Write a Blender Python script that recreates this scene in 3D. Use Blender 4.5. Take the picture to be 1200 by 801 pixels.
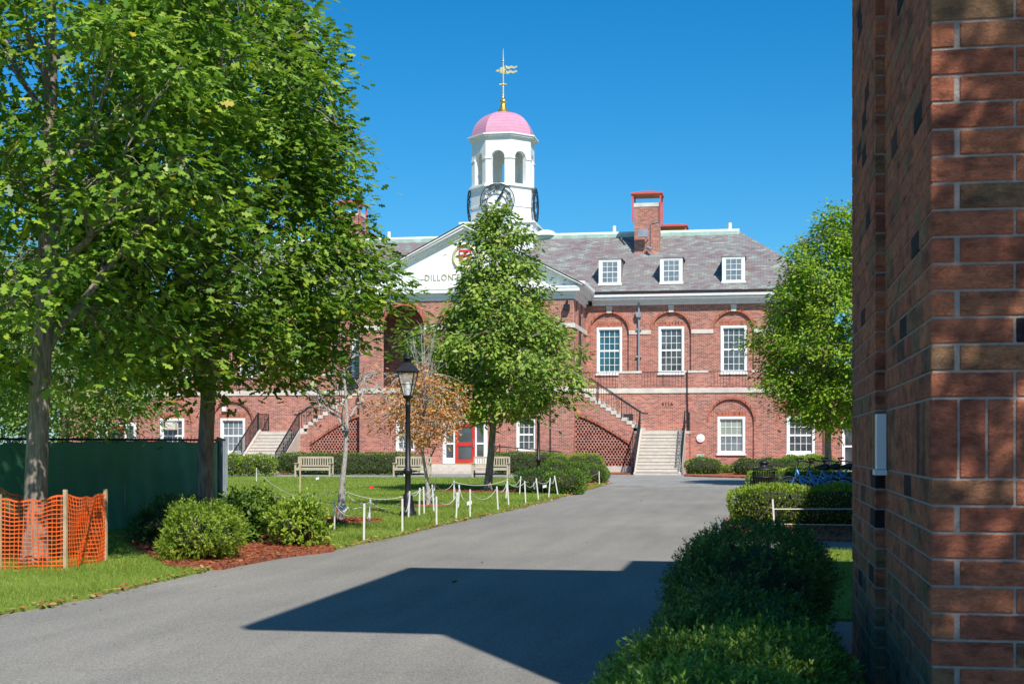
import bpy, bmesh, math, random
import numpy as np
from mathutils import Vector
random.seed(7); RNG = np.random.default_rng(7)
R = math.radians
for o in list(bpy.data.objects): bpy.data.objects.remove(o)
SC = bpy.context.scene; COL = SC.collection

# ---------------------------------------------------------------- camera, sky, sun, exposure
YAW = math.atan(287/1667); SN, CS = math.sin(YAW), math.cos(YAW)
cam = bpy.data.objects.new('camera', bpy.data.cameras.new('camera')); COL.objects.link(cam)
cam.location = (0, 0, 1.5); cam.rotation_euler = (R(90), 0, YAW)
cam.data.sensor_width = 36; cam.data.lens = 36*1667/1200; cam.data.shift_y = 120/1200
cam.data.clip_start = .05; cam.data.clip_end = 3000
cam.data.dof.use_dof = True; cam.data.dof.focus_distance = 26; cam.data.dof.aperture_fstop = 9
SC.camera = cam
ELEV, AZ = R(48), R(150)
w = bpy.data.worlds.new('World'); SC.world = w; w.use_nodes = True
nt = w.node_tree; nt.nodes.clear()
sky = nt.nodes.new('ShaderNodeTexSky'); sky.sky_type = 'NISHITA'; sky.sun_disc = False
sky.sun_elevation = ELEV; sky.sun_rotation = AZ; sky.altitude = 0; sky.air_density = 1.0; sky.dust_density = .5; sky.ozone_density = 2.2
bg = nt.nodes.new('ShaderNodeBackground'); bg.inputs[1].default_value = .095
ow = nt.nodes.new('ShaderNodeOutputWorld')
hs = nt.nodes.new('ShaderNodeHueSaturation'); hs.inputs['Saturation'].default_value = 1.22
mul = nt.nodes.new('ShaderNodeMix'); mul.data_type = 'RGBA'; mul.blend_type = 'MULTIPLY'; mul.inputs[0].default_value = 1; mul.inputs[7].default_value = (.60,.91,1.10,1); nt.links.new(sky.outputs[0], mul.inputs[6]); nt.links.new(mul.outputs[2], hs.inputs['Color']); nt.links.new(hs.outputs[0], bg.inputs[0]); nt.links.new(bg.outputs[0], ow.inputs[0])
sun = bpy.data.objects.new('sun', bpy.data.lights.new('sun', 'SUN')); COL.objects.link(sun)
sun.data.energy = 4.6; sun.data.angle = R(.53); sun.data.color = (1, .955, .88)
sd = Vector((math.sin(AZ)*math.cos(ELEV), math.cos(AZ)*math.cos(ELEV), math.sin(ELEV)))
sun.rotation_euler = sd.to_track_quat('Z', 'Y').to_euler(); sun.location = (30, -50, 60)
SC.view_settings.view_transform = 'Standard'; SC.view_settings.look = 'None'
SC.view_settings.exposure = .35; SC.view_settings.gamma = 1
SC.render.engine = 'CYCLES'

# ---------------------------------------------------------------- measuring helpers (photo pixel -> place on a known plane)
def dep(x, y): return -x*SN + y*CS
def XA(px, Y):
    a = (px-600)/1667; return Y*(a*CS-SN)/(a*SN+CS)
def ZA(px, py, Y): return 1.5+(520.5-py)*dep(XA(px, Y), Y)/1667
def G(px, py, z=0):
    d = 1667*(1.5-z)/(py-520.5); r = (px-600)/1667*d
    return (r*CS-d*SN, r*SN+d*CS)
def GD(px, d):
    r = (px-600)/1667*d; return (r*CS-d*SN, r*SN+d*CS)
XC = -15.10                                            # axis of symmetry of the hall

# ---------------------------------------------------------------- builders
def link(o): COL.objects.link(o); return o
def wl(o):
    v = Vector((0, 0, 0))
    while o: v += o.location; o = o.parent
    return v
def tag(o, label=None, cat=None, group=None, kind=None):
    if label: o['label'] = label
    if cat: o['category'] = cat
    if group: o['group'] = group
    if kind: o['kind'] = kind
    return o
def empty(name, loc, label, cat, group=None):
    o = bpy.data.objects.new(name, None); link(o); o.location = loc; o.empty_display_size = .3
    return tag(o, label, cat, group)
def kids(o): return [c for c in bpy.data.objects if c.parent == o]
def copy_tree(o, parent=None):
    c = o.copy(); link(c); c.parent = parent
    for ch in kids(o): copy_tree(ch, c)
    return c
def box_uv(me):
    n = len(me.loops)
    if not n: return
    co = np.empty(len(me.vertices)*3, 'f'); me.vertices.foreach_get('co', co); co = co.reshape(-1, 3)
    vi = np.empty(n, 'i'); me.loops.foreach_get('vertex_index', vi)
    nr = np.empty(len(me.polygons)*3, 'f'); me.polygons.foreach_get('normal', nr); nr = np.abs(nr.reshape(-1, 3))
    lt = np.empty(len(me.polygons), 'i'); me.polygons.foreach_get('loop_total', lt)
    ax = np.repeat(np.argmax(nr*np.array([1, 1, .999]), axis=1), lt)
    p = co[vi]; uv = np.empty((n, 2), 'f')
    uv[:, 0] = np.where(ax == 0, p[:, 1], p[:, 0]); uv[:, 1] = np.where(ax == 2, p[:, 1], p[:, 2])
    l = me.uv_layers.new(name='UVMap'); l.data.foreach_set('uv', uv.ravel())
class MB:
    def __init__(s): s.v = []; s.f = []; s.m = []; s.sm = []; s.fa = []
    def add(s, vs, fs, mi=0, smooth=False, attr=0.):
        b = len(s.v); s.v += [tuple(v) for v in vs]
        for f in fs: s.f.append([b+i for i in f]); s.m.append(mi); s.sm.append(smooth); s.fa.append(attr)
        return s
    def box(s, x0, x1, y0, y1, z0, z1, mi=0, attr=0.):
        x0, x1 = min(x0, x1), max(x0, x1); y0, y1 = min(y0, y1), max(y0, y1); z0, z1 = min(z0, z1), max(z0, z1)
        return s.add([(x0,y0,z0),(x1,y0,z0),(x1,y1,z0),(x0,y1,z0),(x0,y0,z1),(x1,y0,z1),(x1,y1,z1),(x0,y1,z1)],
              [(0,3,2,1),(4,5,6,7),(0,1,5,4),(1,2,6,5),(2,3,7,6),(3,0,4,7)], mi, attr=attr)
    def bar(s, p, q, w, h=None, mi=0):
        h = h or w; p = Vector(p); q = Vector(q); d = (q-p)
        if d.length < 1e-6: return s
        d.normalize(); up = Vector((0,0,1)) if abs(d.z) < .95 else Vector((0,1,0))
        a = d.cross(up).normalized()*w/2; b = d.cross(a).normalized()*h/2
        vs = [p-a-b, p+a-b, p+a+b, p-a+b, q-a-b, q+a-b, q+a+b, q-a+b]
        return s.add(vs, [(0,3,2,1),(4,5,6,7),(0,1,5,4),(1,2,6,5),(2,3,7,6),(3,0,4,7)], mi)
    def tube(s, pts, rad, n=8, mi=0, cap=True, smooth=True):
        pts = [Vector(p) for p in pts]
        if not hasattr(rad, '__len__'): rad = [rad]*len(pts)
        vs = []; ref = None
        for i, p in enumerate(pts):
            t = (pts[min(i+1, len(pts)-1)]-pts[max(i-1, 0)])
            t = t.normalized() if t.length > 1e-9 else Vector((0,0,1))
            if ref is None: ref = Vector((1,0,0)) if abs(t.x) < .8 else Vector((0,1,0))
            a = t.cross(ref).normalized(); ref = a.cross(t).normalized(); 
            for k in range(n):
                an = 2*math.pi*k/n; vs.append(p+(ref*math.cos(an)+a*math.sin(an))*rad[i])
        fs = [(i*n+k, i*n+(k+1)%n, (i+1)*n+(k+1)%n, (i+1)*n+k) for i in range(len(pts)-1) for k in range(n)]
        s.add(vs, fs, mi, smooth)
        if cap: s.add(vs[:n], [tuple(range(n))[::-1]], mi); s.add(vs[-n:], [tuple(range(n))], mi)
        return s
    def lathe(s, prof, c, n=16, mi=0, rot=0., smooth=True):
        vs = []
        for r, z in prof:
            for k in range(n):
                a = 2*math.pi*k/n+rot; vs.append((c[0]+r*math.cos(a), c[1]+r*math.sin(a), c[2]+z))
        fs = [(i*n+k, i*n+(k+1)%n, (i+1)*n+(k+1)%n, (i+1)*n+k) for i in range(len(prof)-1) for k in range(n)]
        s.add(vs, fs, mi, smooth)
        s.add(vs[:n], [tuple(range(n))[::-1]], mi); s.add(vs[-n:], [tuple(range(n))], mi)
        return s
    def prism(s, xz, y0, y1, mi=0):
        n = len(xz); vs = [(x,y0,z) for x,z in xz]+[(x,y1,z) for x,z in xz]
        return s.add(vs, [tuple(range(n)), tuple(range(2*n-1, n-1, -1))]+[(i, i+n, (i+1)%n+n, (i+1)%n) for i in range(n)], mi)
    def prismz(s, xy, z0, z1, mi=0):
        n = len(xy); vs = [(x,y,z0) for x,y in xy]+[(x,y,z1) for x,y in xy]
        return s.add(vs, [tuple(range(n-1,-1,-1)), tuple(range(n, 2*n))]+[(i, (i+1)%n, (i+1)%n+n, i+n) for i in range(n)], mi)
    def prismx(s, yz, x0, x1, mi=0):
        n = len(yz); vs = [(x0,y,z) for y,z in yz]+[(x1,y,z) for y,z in yz]
        return s.add(vs, [tuple(range(n)), tuple(range(2*n-1, n-1, -1))]+[(i, i+n, (i+1)%n+n, (i+1)%n) for i in range(n)], mi)
    def build(s, name, mats, parent=None, bevel=0, kind=None, fattr=False, loc=None):
        me = bpy.data.meshes.new(name); off = wl(parent) if parent else (Vector(loc) if loc else Vector((0,0,0)))
        me.from_pydata([(x-off.x, y-off.y, z-off.z) for x, y, z in s.v], [], s.f)
        bm = bmesh.new(); bm.from_mesh(me); bmesh.ops.recalc_face_normals(bm, faces=bm.faces); bm.to_mesh(me); bm.free()
        if not isinstance(mats, (list, tuple)): mats = [mats]
        for m in mats: me.materials.append(m)
        me.polygons.foreach_set('material_index', s.m); me.polygons.foreach_set('use_smooth', s.sm)
        if fattr: a = me.attributes.new('tint', 'FLOAT', 'FACE'); a.data.foreach_set('value', s.fa)
        me.update(); box_uv(me)
        o = bpy.data.objects.new(name, me); link(o)
        if parent: o.parent = parent
        elif loc: o.location = loc
        if bevel: b = o.modifiers.new('bevel', 'BEVEL'); b.width = bevel; b.segments = 1; b.limit_method = 'ANGLE'
        if kind: o['kind'] = kind
        return o
def pieces(mb, name, mat, parent, **k):
    # each added solid becomes a part of its own; solids share no vertices
    comp = {}; own = []
    for f in mb.f: own.append(f)
    par = list(range(len(mb.v)))
    def fd(i):
        while par[i] != i: par[i] = par[par[i]]; i = par[i]
        return i
    for f in own:
        for i in f[1:]: par[fd(i)] = fd(f[0])
    for fi, f in enumerate(mb.f): comp.setdefault(fd(f[0]), []).append(fi)
    res = []
    for fs in comp.values():
        m2 = MB(); used = sorted({i for fi in fs for i in mb.f[fi]}); ix = {v: j for j, v in enumerate(used)}
        m2.v = [mb.v[i] for i in used]; m2.f = [[ix[i] for i in mb.f[fi]] for fi in fs]; m2.m = [mb.m[fi] for fi in fs]; m2.sm = [mb.sm[fi] for fi in fs]; m2.fa = [mb.fa[fi] for fi in fs]
        res.append(m2.build(name, mat, parent, **k))
    return res
def plate(name, outline, holes, yf, yb, mat, parent):
    cu = bpy.data.curves.new('c', 'CURVE'); cu.dimensions = '2D'; cu.fill_mode = 'BOTH'; cu.extrude = abs(yb-yf)/2
    for pts in [outline]+holes:
        sp = cu.splines.new('POLY'); sp.points.add(len(pts)-1)
        for i, (x, z) in enumerate(pts): sp.points[i].co = (x, z, 0, 1)
        sp.use_cyclic_u = True
    ob = bpy.data.objects.new('c', cu); link(ob)
    dg = bpy.context.evaluated_depsgraph_get(); me = bpy.data.meshes.new_from_object(ob.evaluated_get(dg))
    bpy.data.objects.remove(ob); bpy.data.curves.remove(cu)
    off = wl(parent); ym = (yf+yb)/2
    for v in me.vertices: x, z, y = v.co; v.co = (x-off.x, ym+y-off.y, z-off.z)
    bm = bmesh.new(); bm.from_mesh(me); bmesh.ops.remove_doubles(bm, verts=bm.verts, dist=1e-5); bmesh.ops.recalc_face_normals(bm, faces=bm.faces); bm.to_mesh(me); bm.free()
    me.materials.clear(); me.materials.append(mat); me.name = name
    for l in list(me.uv_layers): me.uv_layers.remove(l)
    me.update(); box_uv(me); o = bpy.data.objects.new(name, me); link(o); o.parent = parent
    return o
def rect(x0, x1, z0, z1): return [(x0,z0),(x1,z0),(x1,z1),(x0,z1)]
def archpts(xc, r, z0, zs, n=14):
    return [(xc-r, z0), (xc+r, z0)]+[(xc+r*math.cos(math.pi*i/n), zs+r*math.sin(math.pi*i/n)) for i in range(n+1)]
def np_mesh(name, V, loops, starts, mat, parent=None, tint=None, smooth=False, kind=None):
    me = bpy.data.meshes.new(name); V = np.asarray(V, 'f')
    if parent: V = V-np.array(wl(parent), 'f')
    me.vertices.add(len(V)); me.vertices.foreach_set('co', V.ravel().astype('f'))
    me.loops.add(len(loops)); me.loops.foreach_set('vertex_index', np.asarray(loops, 'i'))
    me.polygons.add(len(starts)); me.polygons.foreach_set('loop_start', np.asarray(starts, 'i'))
    me.update(calc_edges=True)
    if tint is not None:
        a = me.attributes.new('tint', 'FLOAT', 'POINT'); a.data.foreach_set('value', np.asarray(tint, 'f'))
    if smooth: me.polygons.foreach_set('use_smooth', [True]*len(starts))
    me.materials.append(mat); o = bpy.data.objects.new(name, me); link(o)
    if parent: o.parent = parent
    if kind: o['kind'] = kind
    return o
OAK = (np.array([(0,0,0),(.2,.2,-.05),(.09,.34,-.02),(.33,.5,-.1),(.14,.65,-.05),(.2,.84,-.08),(0,1,-.1),(-.2,.84,-.08),(-.14,.65,-.05),(-.33,.5,-.1),(-.09,.34,-.02),(-.2,.2,-.05)],'f'), [(0,1,2,3,4,5,6),(0,6,7,8,9,10,11)])
LEAF = (np.array([(0,0,0),(.24,.35,-.07),(.19,.7,-.08),(0,1,-.1),(-.19,.7,-.08),(-.24,.35,-.07)],'f'), [(0,1,2,3),(0,3,4,5)])
SLIM = (np.array([(0,0,0),(.13,.4,-.05),(.1,.75,-.1),(0,1,-.2),(-.1,.75,-.1),(-.13,.4,-.05)],'f'), [(0,1,2,3),(0,3,4,5)])
QUAD = (np.array([(0,0,0),(.16,.45,0),(0,1,-.05),(-.16,.45,0)],'f'), [(0,1,2,3)])
def unit(a): return a/np.maximum(np.linalg.norm(a, axis=1, keepdims=True), 1e-9)
def leaves(name, P, D, U, S, tmpl, mat, parent=None, tint=None, kind=None):
    T, F = tmpl; D = unit(D); A = unit(np.cross(D, U)); N = np.cross(A, D)
    V = P[:,None,:]+S[:,None,None]*(T[None,:,0,None]*A[:,None,:]+T[None,:,1,None]*D[:,None,:]+T[None,:,2,None]*N[:,None,:])
    n, k = len(P), len(T); fl = np.concatenate([np.array(f) for f in F]); L = (np.arange(n)[:,None]*k+fl[None,:]).ravel()
    ls = np.array([len(f) for f in F]); st = np.concatenate([[0], np.cumsum(np.tile(ls, n))[:-1]])
    if tint is None: tint = RNG.random(n)
    return np_mesh(name, V.reshape(-1,3), L, st, mat, parent, np.repeat(tint, k), kind=kind)

# ---------------------------------------------------------------- materials
def newmat(name):
    m = bpy.data.materials.new(name); m.use_nodes = True; t = m.node_tree
    return m, t, t.nodes['Principled BSDF']
def N(t, typ, **kw):
    n = t.nodes.new('ShaderNode'+typ)
    for k, v in kw.items():
        if k in n.inputs: n.inputs[k].default_value = v
        else: setattr(n, k, v)
    return n
def ramp(t, fac, stops):
    r = N(t, 'ValToRGB'); e = r.color_ramp.elements
    while len(e) < len(stops): e.new(.5)
    for i, (p, c) in enumerate(stops): e[i].position = p; e[i].color = (*c, 1)
    t.links.new(fac, r.inputs[0]); return r.outputs[0]
def mixc(t, fac, a, b, mode='MIX'):
    m = N(t, 'Mix', data_type='RGBA', blend_type=mode)
    for s, v in ((m.inputs[0], fac), (m.inputs[6], a), (m.inputs[7], b)):
        if hasattr(v, 'is_output'): t.links.new(v, s)
        elif isinstance(v, tuple): s.default_value = (*v, 1)
        else: s.default_value = v
    return m.outputs[2]
def scaled(c, k): return tuple(min(1, x*k) for x in c)
def pm(name, col, rough=.6, metal=0, var=.15, vs=3., bump=0, bs=40., spec=None, vs2=None):
    m, t, b = newmat(name); tc = N(t, 'TexCoord'); n = N(t, 'TexNoise', Scale=vs, Detail=6.)
    t.links.new(tc.outputs['Object'], n.inputs['Vector'])
    c = ramp(t, n.outputs[0], [(.3, scaled(col, 1-var)), (.7, scaled(col, 1+var))])
    t.links.new(c, b.inputs['Base Color']); b.inputs['Roughness'].default_value = rough; b.inputs['Metallic'].default_value = metal
    if spec is not None: b.inputs['Specular IOR Level'].default_value = spec
    if bump:
        n2 = N(t, 'TexNoise', Scale=bs, Detail=4.); t.links.new(tc.outputs['Object'], n2.inputs['Vector'])
        bp = N(t, 'Bump', Strength=bump, Distance=.01); t.links.new(n2.outputs[0], bp.inputs['Height']); t.links.new(bp.outputs[0], b.inputs['Normal'])
    return m
def foliage(name, stops, trans=.3, rough=.45, spec=.4):
    m, t, b = newmat(name); a = N(t, 'Attribute', attribute_name='tint')
    c = ramp(t, a.outputs['Fac'], stops)
    t.links.new(c, b.inputs['Base Color']); b.inputs['Roughness'].default_value = rough; b.inputs['Specular IOR Level'].default_value = spec
    tr = N(t, 'BsdfTranslucent'); c2 = mixc(t, 1., c, (1., 1.15, .5), 'MULTIPLY'); t.links.new(c2, tr.inputs[0])
    mx = N(t, 'MixShader'); mx.inputs[0].default_value = trans; t.links.new(b.outputs[0], mx.inputs[1]); t.links.new(tr.outputs[0], mx.inputs[2])
    t.links.new(mx.outputs[0], t.nodes['Material Output'].inputs[0]); return m
def brickmat(name, c1, c2, mortar, bw=.215, rh=.072, ms=.008, off=.5, rot=False, dark=(.10,.045,.04)):
    m, t, b = newmat(name); tc = N(t, 'TexCoord'); br = N(t, 'TexBrick', offset=off, Scale=1.)
    br.inputs['Brick Width'].default_value = bw; br.inputs['Row Height'].default_value = rh; br.inputs['Mortar Size'].default_value = ms
    br.inputs['Color1'].default_value = (0,0,0,1); br.inputs['Color2'].default_value = (1,1,1,1); br.inputs['Mortar'].default_value = (.5,.5,.5,1)
    br.inputs['Mortar Smooth'].default_value = .1; br.inputs['Bias'].default_value = 0
    src = tc.outputs['UV']
    if rot: mp = N(t, 'Mapping'); mp.inputs['Rotation'].default_value = (0,0,R(90)); t.links.new(src, mp.inputs[0]); src = mp.outputs[0]
    t.links.new(src, br.inputs['Vector'])
    c = ramp(t, br.outputs['Color'], [(0, dark), (.16, scaled(c2,.85)), (.4, c2), (.7, c1), (1, scaled(c1, 1.25))])
    nz = N(t, 'TexNoise', Scale=.45, Detail=6.); t.links.new(tc.outputs['UV'], nz.inputs['Vector'])
    nz2 = N(t, 'TexNoise', Scale=22., Detail=3.); t.links.new(tc.outputs['UV'], nz2.inputs['Vector'])
    c = mixc(t, br.outputs['Fac'], c, mortar)
    c = mixc(t, 1., c, ramp(t, nz.outputs[0], [(.3,(.84,.82,.80)),(.7,(1.,1.,1.))]), 'MULTIPLY')
    c = mixc(t, .5, c, ramp(t, nz2.outputs[0], [(.3,(.8,.8,.8)),(.7,(1.,1.,1.))]), 'MULTIPLY')
    t.links.new(c, b.inputs['Base Color']); b.inputs['Roughness'].default_value = .85; b.inputs['Specular IOR Level'].default_value = .25
    bp = N(t, 'Bump', Strength=.5, Distance=.006); bp.invert = True; t.links.new(br.outputs['Fac'], bp.inputs['Height']); t.links.new(bp.outputs[0], b.inputs['Normal'])
    return m
M = {}
M['brick'] = brickmat('hall brick', (.50,.165,.115), (.39,.115,.082), (.60,.49,.41), dark=(.21,.09,.075))
M['ringbrick'] = brickmat('arch brick', (.50,.135,.07), (.42,.105,.055), (.48,.30,.22), bw=.08, rh=.3, ms=.008, off=0)
M['white'] = pm('white paint', (.80,.80,.78), .5, var=.05, vs=1.5)
M['whiteold'] = pm('white trim', (.76,.77,.77), .55, var=.08, vs=4)
M['stone'] = pm('limestone', (.62,.57,.49), .8, var=.14, vs=2.5, bump=.3, bs=25)
M['step'] = pm('step stone', (.56,.49,.42), .8, var=.12, vs=3, bump=.3, bs=30)
M['iron'] = pm('black iron', (.02,.02,.022), .45, .3, var=.3, vs=8)
M['rail'] = pm('brown iron', (.055,.035,.035), .5, .2, var=.3, vs=8)
M['greypipe'] = pm('lead pipe', (.30,.33,.37), .5, .3, var=.15)
M['red'] = pm('red door paint', (.55,.035,.03), .4, var=.1)
M['hood'] = pm('red hood paint', (.56,.10,.085), .5, var=.12)
M['copper'] = pm('green copper', (.36,.52,.44), .6, .1, var=.25, vs=2)
M['dark'] = pm('painted interior shade', (.03,.026,.024), .9, var=.2)  # near-black, standing in for shade behind the lattice, in recesses and loggia
def glass(name, col, rough=.06, var=.35):
    m, t, b = newmat(name); tc = N(t,'TexCoord'); n = N(t,'TexNoise',Scale=1.3,Detail=3.); t.links.new(tc.outputs['Object'], n.inputs['Vector'])
    t.links.new(ramp(t, n.outputs[0], [(.35, scaled(col,1-var)), (.65, scaled(col,1+var))]), b.inputs['Base Color'])
    b.inputs['Roughness'].default_value = rough; b.inputs['Specular IOR Level'].default_value = .8
    bp = N(t,'Bump',Strength=.06,Distance=.02); n2 = N(t,'TexNoise',Scale=2.2,Detail=1.); t.links.new(tc.outputs['Object'], n2.inputs['Vector']); t.links.new(n2.outputs[0], bp.inputs['Height']); t.links.new(bp.outputs[0], b.inputs['Normal'])
    return m
M['glass'] = glass('window glass', (.075,.085,.09)); M['glassblue'] = glass('glass with painted sky', (.02,.10,.14)); M['glassblind'] = glass('glass over blind', (.30,.34,.28), var=.12); M['glassgrey'] = glass('grey glass', (.17,.20,.22), var=.2)  # the blue one has the sky's reflection put into its base colour
def slate():
    m, t, b = newmat('slate'); tc = N(t,'TexCoord'); br = N(t,'TexBrick',offset=.5,Scale=1.)
    br.inputs['Brick Width'].default_value = .34; br.inputs['Row Height'].default_value = .125; br.inputs['Mortar Size'].default_value = .007
    br.inputs['Color1'].default_value = (0,0,0,1); br.inputs['Color2'].default_value = (1,1,1,1); br.inputs['Mortar'].default_value = (.5,.5,.5,1)
    t.links.new(tc.outputs['UV'], br.inputs['Vector'])
    mp = N(t,'Mapping'); mp.inputs['Scale'].default_value = (.8,2.2,1); t.links.new(tc.outputs['UV'], mp.inputs[0])
    nz = N(t,'TexNoise',Scale=.9,Detail=5.); t.links.new(mp.outputs[0], nz.inputs['Vector'])
    mt = N(t,'Math',operation='MULTIPLY_ADD'); mt.inputs[1].default_value = .55; t.links.new(br.outputs['Color'], mt.inputs[0])
    m2 = N(t,'Math',operation='MULTIPLY_ADD'); m2.inputs[1].default_value = .9; m2.inputs[2].default_value = -.22; t.links.new(nz.outputs[0], m2.inputs[0]); t.links.new(m2.outputs[0], mt.inputs[2])
    c = ramp(t, mt.outputs[0], [(.05,(.12,.10,.10)),(.28,(.21,.145,.145)),(.42,(.225,.19,.185)),(.58,(.205,.20,.195)),(.75,(.26,.29,.255)),(.95,(.36,.36,.30))])
    c = mixc(t, br.outputs['Fac'], c, (.08,.07,.075)); t.links.new(c, b.inputs['Base Color']); b.inputs['Roughness'].default_value = .65
    bp = N(t,'Bump',Strength=.6,Distance=.015); t.links.new(br.outputs['Color'], bp.inputs['Height']); t.links.new(bp.outputs[0], b.inputs['Normal'])
    return m
M['slate'] = slate()
def dometile():
    m, t, b = newmat('pink dome'); tc = N(t,'TexCoord'); wv = N(t,'TexWave',Scale=1.6,Distortion=.6); wv.bands_direction = 'Z'; wv.inputs['Detail'].default_value = 2
    t.links.new(tc.outputs['Object'], wv.inputs['Vector'])
    nz = N(t,'TexNoise',Scale=2.5,Detail=4.); t.links.new(tc.outputs['Object'], nz.inputs['Vector'])
    c = ramp(t, wv.outputs[0], [(0,(.56,.25,.36)),(.15,(.62,.29,.40)),(1,(.64,.31,.42))]); c = mixc(t,.6,c,ramp(t,nz.outputs[0],[(.3,(.82,.82,.82)),(.7,(1.,1.,1.))]),'MULTIPLY')
    t.links.new(c, b.inputs['Base Color']); b.inputs['Roughness'].default_value = .45
    return m
M['dome'] = dometile()
M['gold'] = pm('gilded metal', (.85,.55,.14), .3, .85, var=.15)
M['gilt'] = pm('pale gilt', (.72,.62,.33), .4, .4, var=.15)
M['letter'] = pm('bronze letters', (.42,.35,.2), .5, .2)
def asphalt(name, a, b2, big=.25, crack=True):
    m, t, b = newmat(name); tc = N(t,'TexCoord'); v = tc.outputs['Object']
    n1 = N(t,'TexNoise',Scale=big,Detail=5.,Roughness=.6); t.links.new(v, n1.inputs['Vector'])
    n2 = N(t,'TexNoise',Scale=60.,Detail=5.,Roughness=.75); t.links.new(v, n2.inputs['Vector'])
    n3 = N(t,'TexVoronoi',Scale=55.); t.links.new(v, n3.inputs['Vector'])
    c = ramp(t, n1.outputs[0], [(.3,a),(.7,b2)])
    c = mixc(t, 1., c, ramp(t, n2.outputs[0], [(.32,(.5,.5,.5)),(.5,(.95,.95,.95)),(.66,(1.5,1.48,1.42))]), 'MULTIPLY')
    c = mixc(t, .35, c, ramp(t, n3.outputs[0], [(0,(1.25,1.25,1.2)),(.5,(.8,.8,.8))]), 'MULTIPLY')
    mp = N(t,'Mapping'); mp.inputs['Rotation'].default_value = (0,0,R(14)); mp.inputs['Scale'].default_value = (3.2,.35,1); t.links.new(v, mp.inputs[0])
    n4 = N(t,'TexNoise',Scale=.8,Detail=4.); t.links.new(mp.outputs[0], n4.inputs['Vector'])
    c = mixc(t, .8, c, ramp(t, n4.outputs[0], [(.35,(.88,.88,.89)),(.65,(1.06,1.05,1.03))]), 'MULTIPLY')
    n5 = N(t,'TexNoise',Scale=1.7,Detail=7.,Roughness=.7); t.links.new(v, n5.inputs['Vector']); c = mixc(t, ramp(t, n5.outputs[0], [(.66,(0,0,0)),(.78,(.5,.5,.5))]), c, scaled(b2,1.25))
    n6 = N(t,'TexNoise',Scale=1.1,Detail=7.,Roughness=.7); mp6 = N(t,'Mapping'); mp6.inputs['Location'].default_value = (31,17,5); t.links.new(v, mp6.inputs[0]); t.links.new(mp6.outputs[0], n6.inputs['Vector']); c = mixc(t, ramp(t, n6.outputs[0], [(.66,(0,0,0)),(.76,(.45,.45,.45))]), c, scaled(a,.55))
    if crack:
        w6 = N(t,'TexNoise',Scale=.8,Detail=6.); t.links.new(v, w6.inputs['Vector']); mv = N(t,'Mix',data_type='RGBA'); mv.inputs[0].default_value = .55; t.links.new(v, mv.inputs[6]); t.links.new(w6.outputs['Color'], mv.inputs[7])
        vc = N(t,'TexVoronoi',Scale=.38); vc.feature = 'DISTANCE_TO_EDGE'; t.links.new(mv.outputs[2], vc.inputs['Vector']); c = mixc(t, ramp(t, vc.outputs[0], [(0,(.16,.16,.16)),(.004,(0,0,0))]), c, scaled(a,.35))
    t.links.new(c, b.inputs['Base Color']); b.inputs['Roughness'].default_value = .9; b.inputs['Specular IOR Level'].default_value = .2
    bp = N(t,'Bump',Strength=.6,Distance=.006); t.links.new(n2.outputs[0], bp.inputs['Height']); t.links.new(bp.outputs[0], b.inputs['Normal'])
    return m
M['asphalt'] = asphalt('asphalt', (.240,.228,.206), (.302,.285,.256))
M['conc'] = asphalt('worn concrete', (.27,.265,.25), (.34,.33,.305), .4)
M['lawn'] = None
def lawnmat():
    m, t, b = newmat('lawn soil and turf'); tc = N(t,'TexCoord'); v = tc.outputs['Object']
    n1 = N(t,'TexNoise',Scale=.5,Detail=6.,Roughness=.65); t.links.new(v, n1.inputs['Vector']); n2 = N(t,'TexNoise',Scale=25.,Detail=4.); t.links.new(v, n2.inputs['Vector'])
    c = ramp(t, n1.outputs[0], [(.3,(.15,.20,.03)),(.5,(.22,.30,.05)),(.72,(.31,.36,.08))])
    c = mixc(t, 1., c, ramp(t, n2.outputs[0], [(.3,(.5,.5,.5)),(.6,(1.1,1.1,1.1))]), 'MULTIPLY')
    t.links.new(c, b.inputs['Base Color']); b.inputs['Roughness'].default_value = .95; b.inputs['Specular IOR Level'].default_value = .1
    return m
M['lawn'] = lawnmat()
M['mulch'] = pm('red bark mulch', (.30,.085,.038), .95, var=.55, vs=14, bump=1., bs=45)
M['chip'] = foliage('bark chips', [(0,(.12,.035,.02)),(.5,(.30,.085,.035)),(1,(.42,.15,.07))], 0.05, .9, .1)
M['litter'] = foliage('dry leaves', [(0,(.25,.09,.03)),(.5,(.42,.2,.07)),(1,(.5,.36,.16))], .15, .7, .2)
M['blade'] = foliage('grass blades', [(0,(.13,.195,.025)),(.55,(.25,.34,.055)),(.9,(.40,.46,.12)),(1,(.36,.34,.14))], .3, .55, .2)
def bark(name, a, b2, sc=1.):
    m, t, b = newmat(name); tc = N(t,'TexCoord'); mp = N(t,'Mapping'); mp.inputs['Scale'].default_value = (7*sc,7*sc,1.3*sc); t.links.new(tc.outputs['Object'], mp.inputs[0])
    n = N(t,'TexNoise',Scale=3.,Detail=8.,Roughness=.65); t.links.new(mp.outputs[0], n.inputs['Vector'])
    t.links.new(ramp(t, n.outputs[0], [(.3,a),(.6,b2)]), b.inputs['Base Color']); b.inputs['Roughness'].default_value = .9
    bp = N(t,'Bump',Strength=1.,Distance=.05); t.links.new(n.outputs[0], bp.inputs['Height']); t.links.new(bp.outputs[0], b.inputs['Normal']); return m
M['bark'] = bark('oak bark', (.10,.075,.055), (.38,.315,.25)); M['barkpale'] = bark('pale bark', (.30,.28,.25), (.58,.55,.51), 2)
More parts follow.
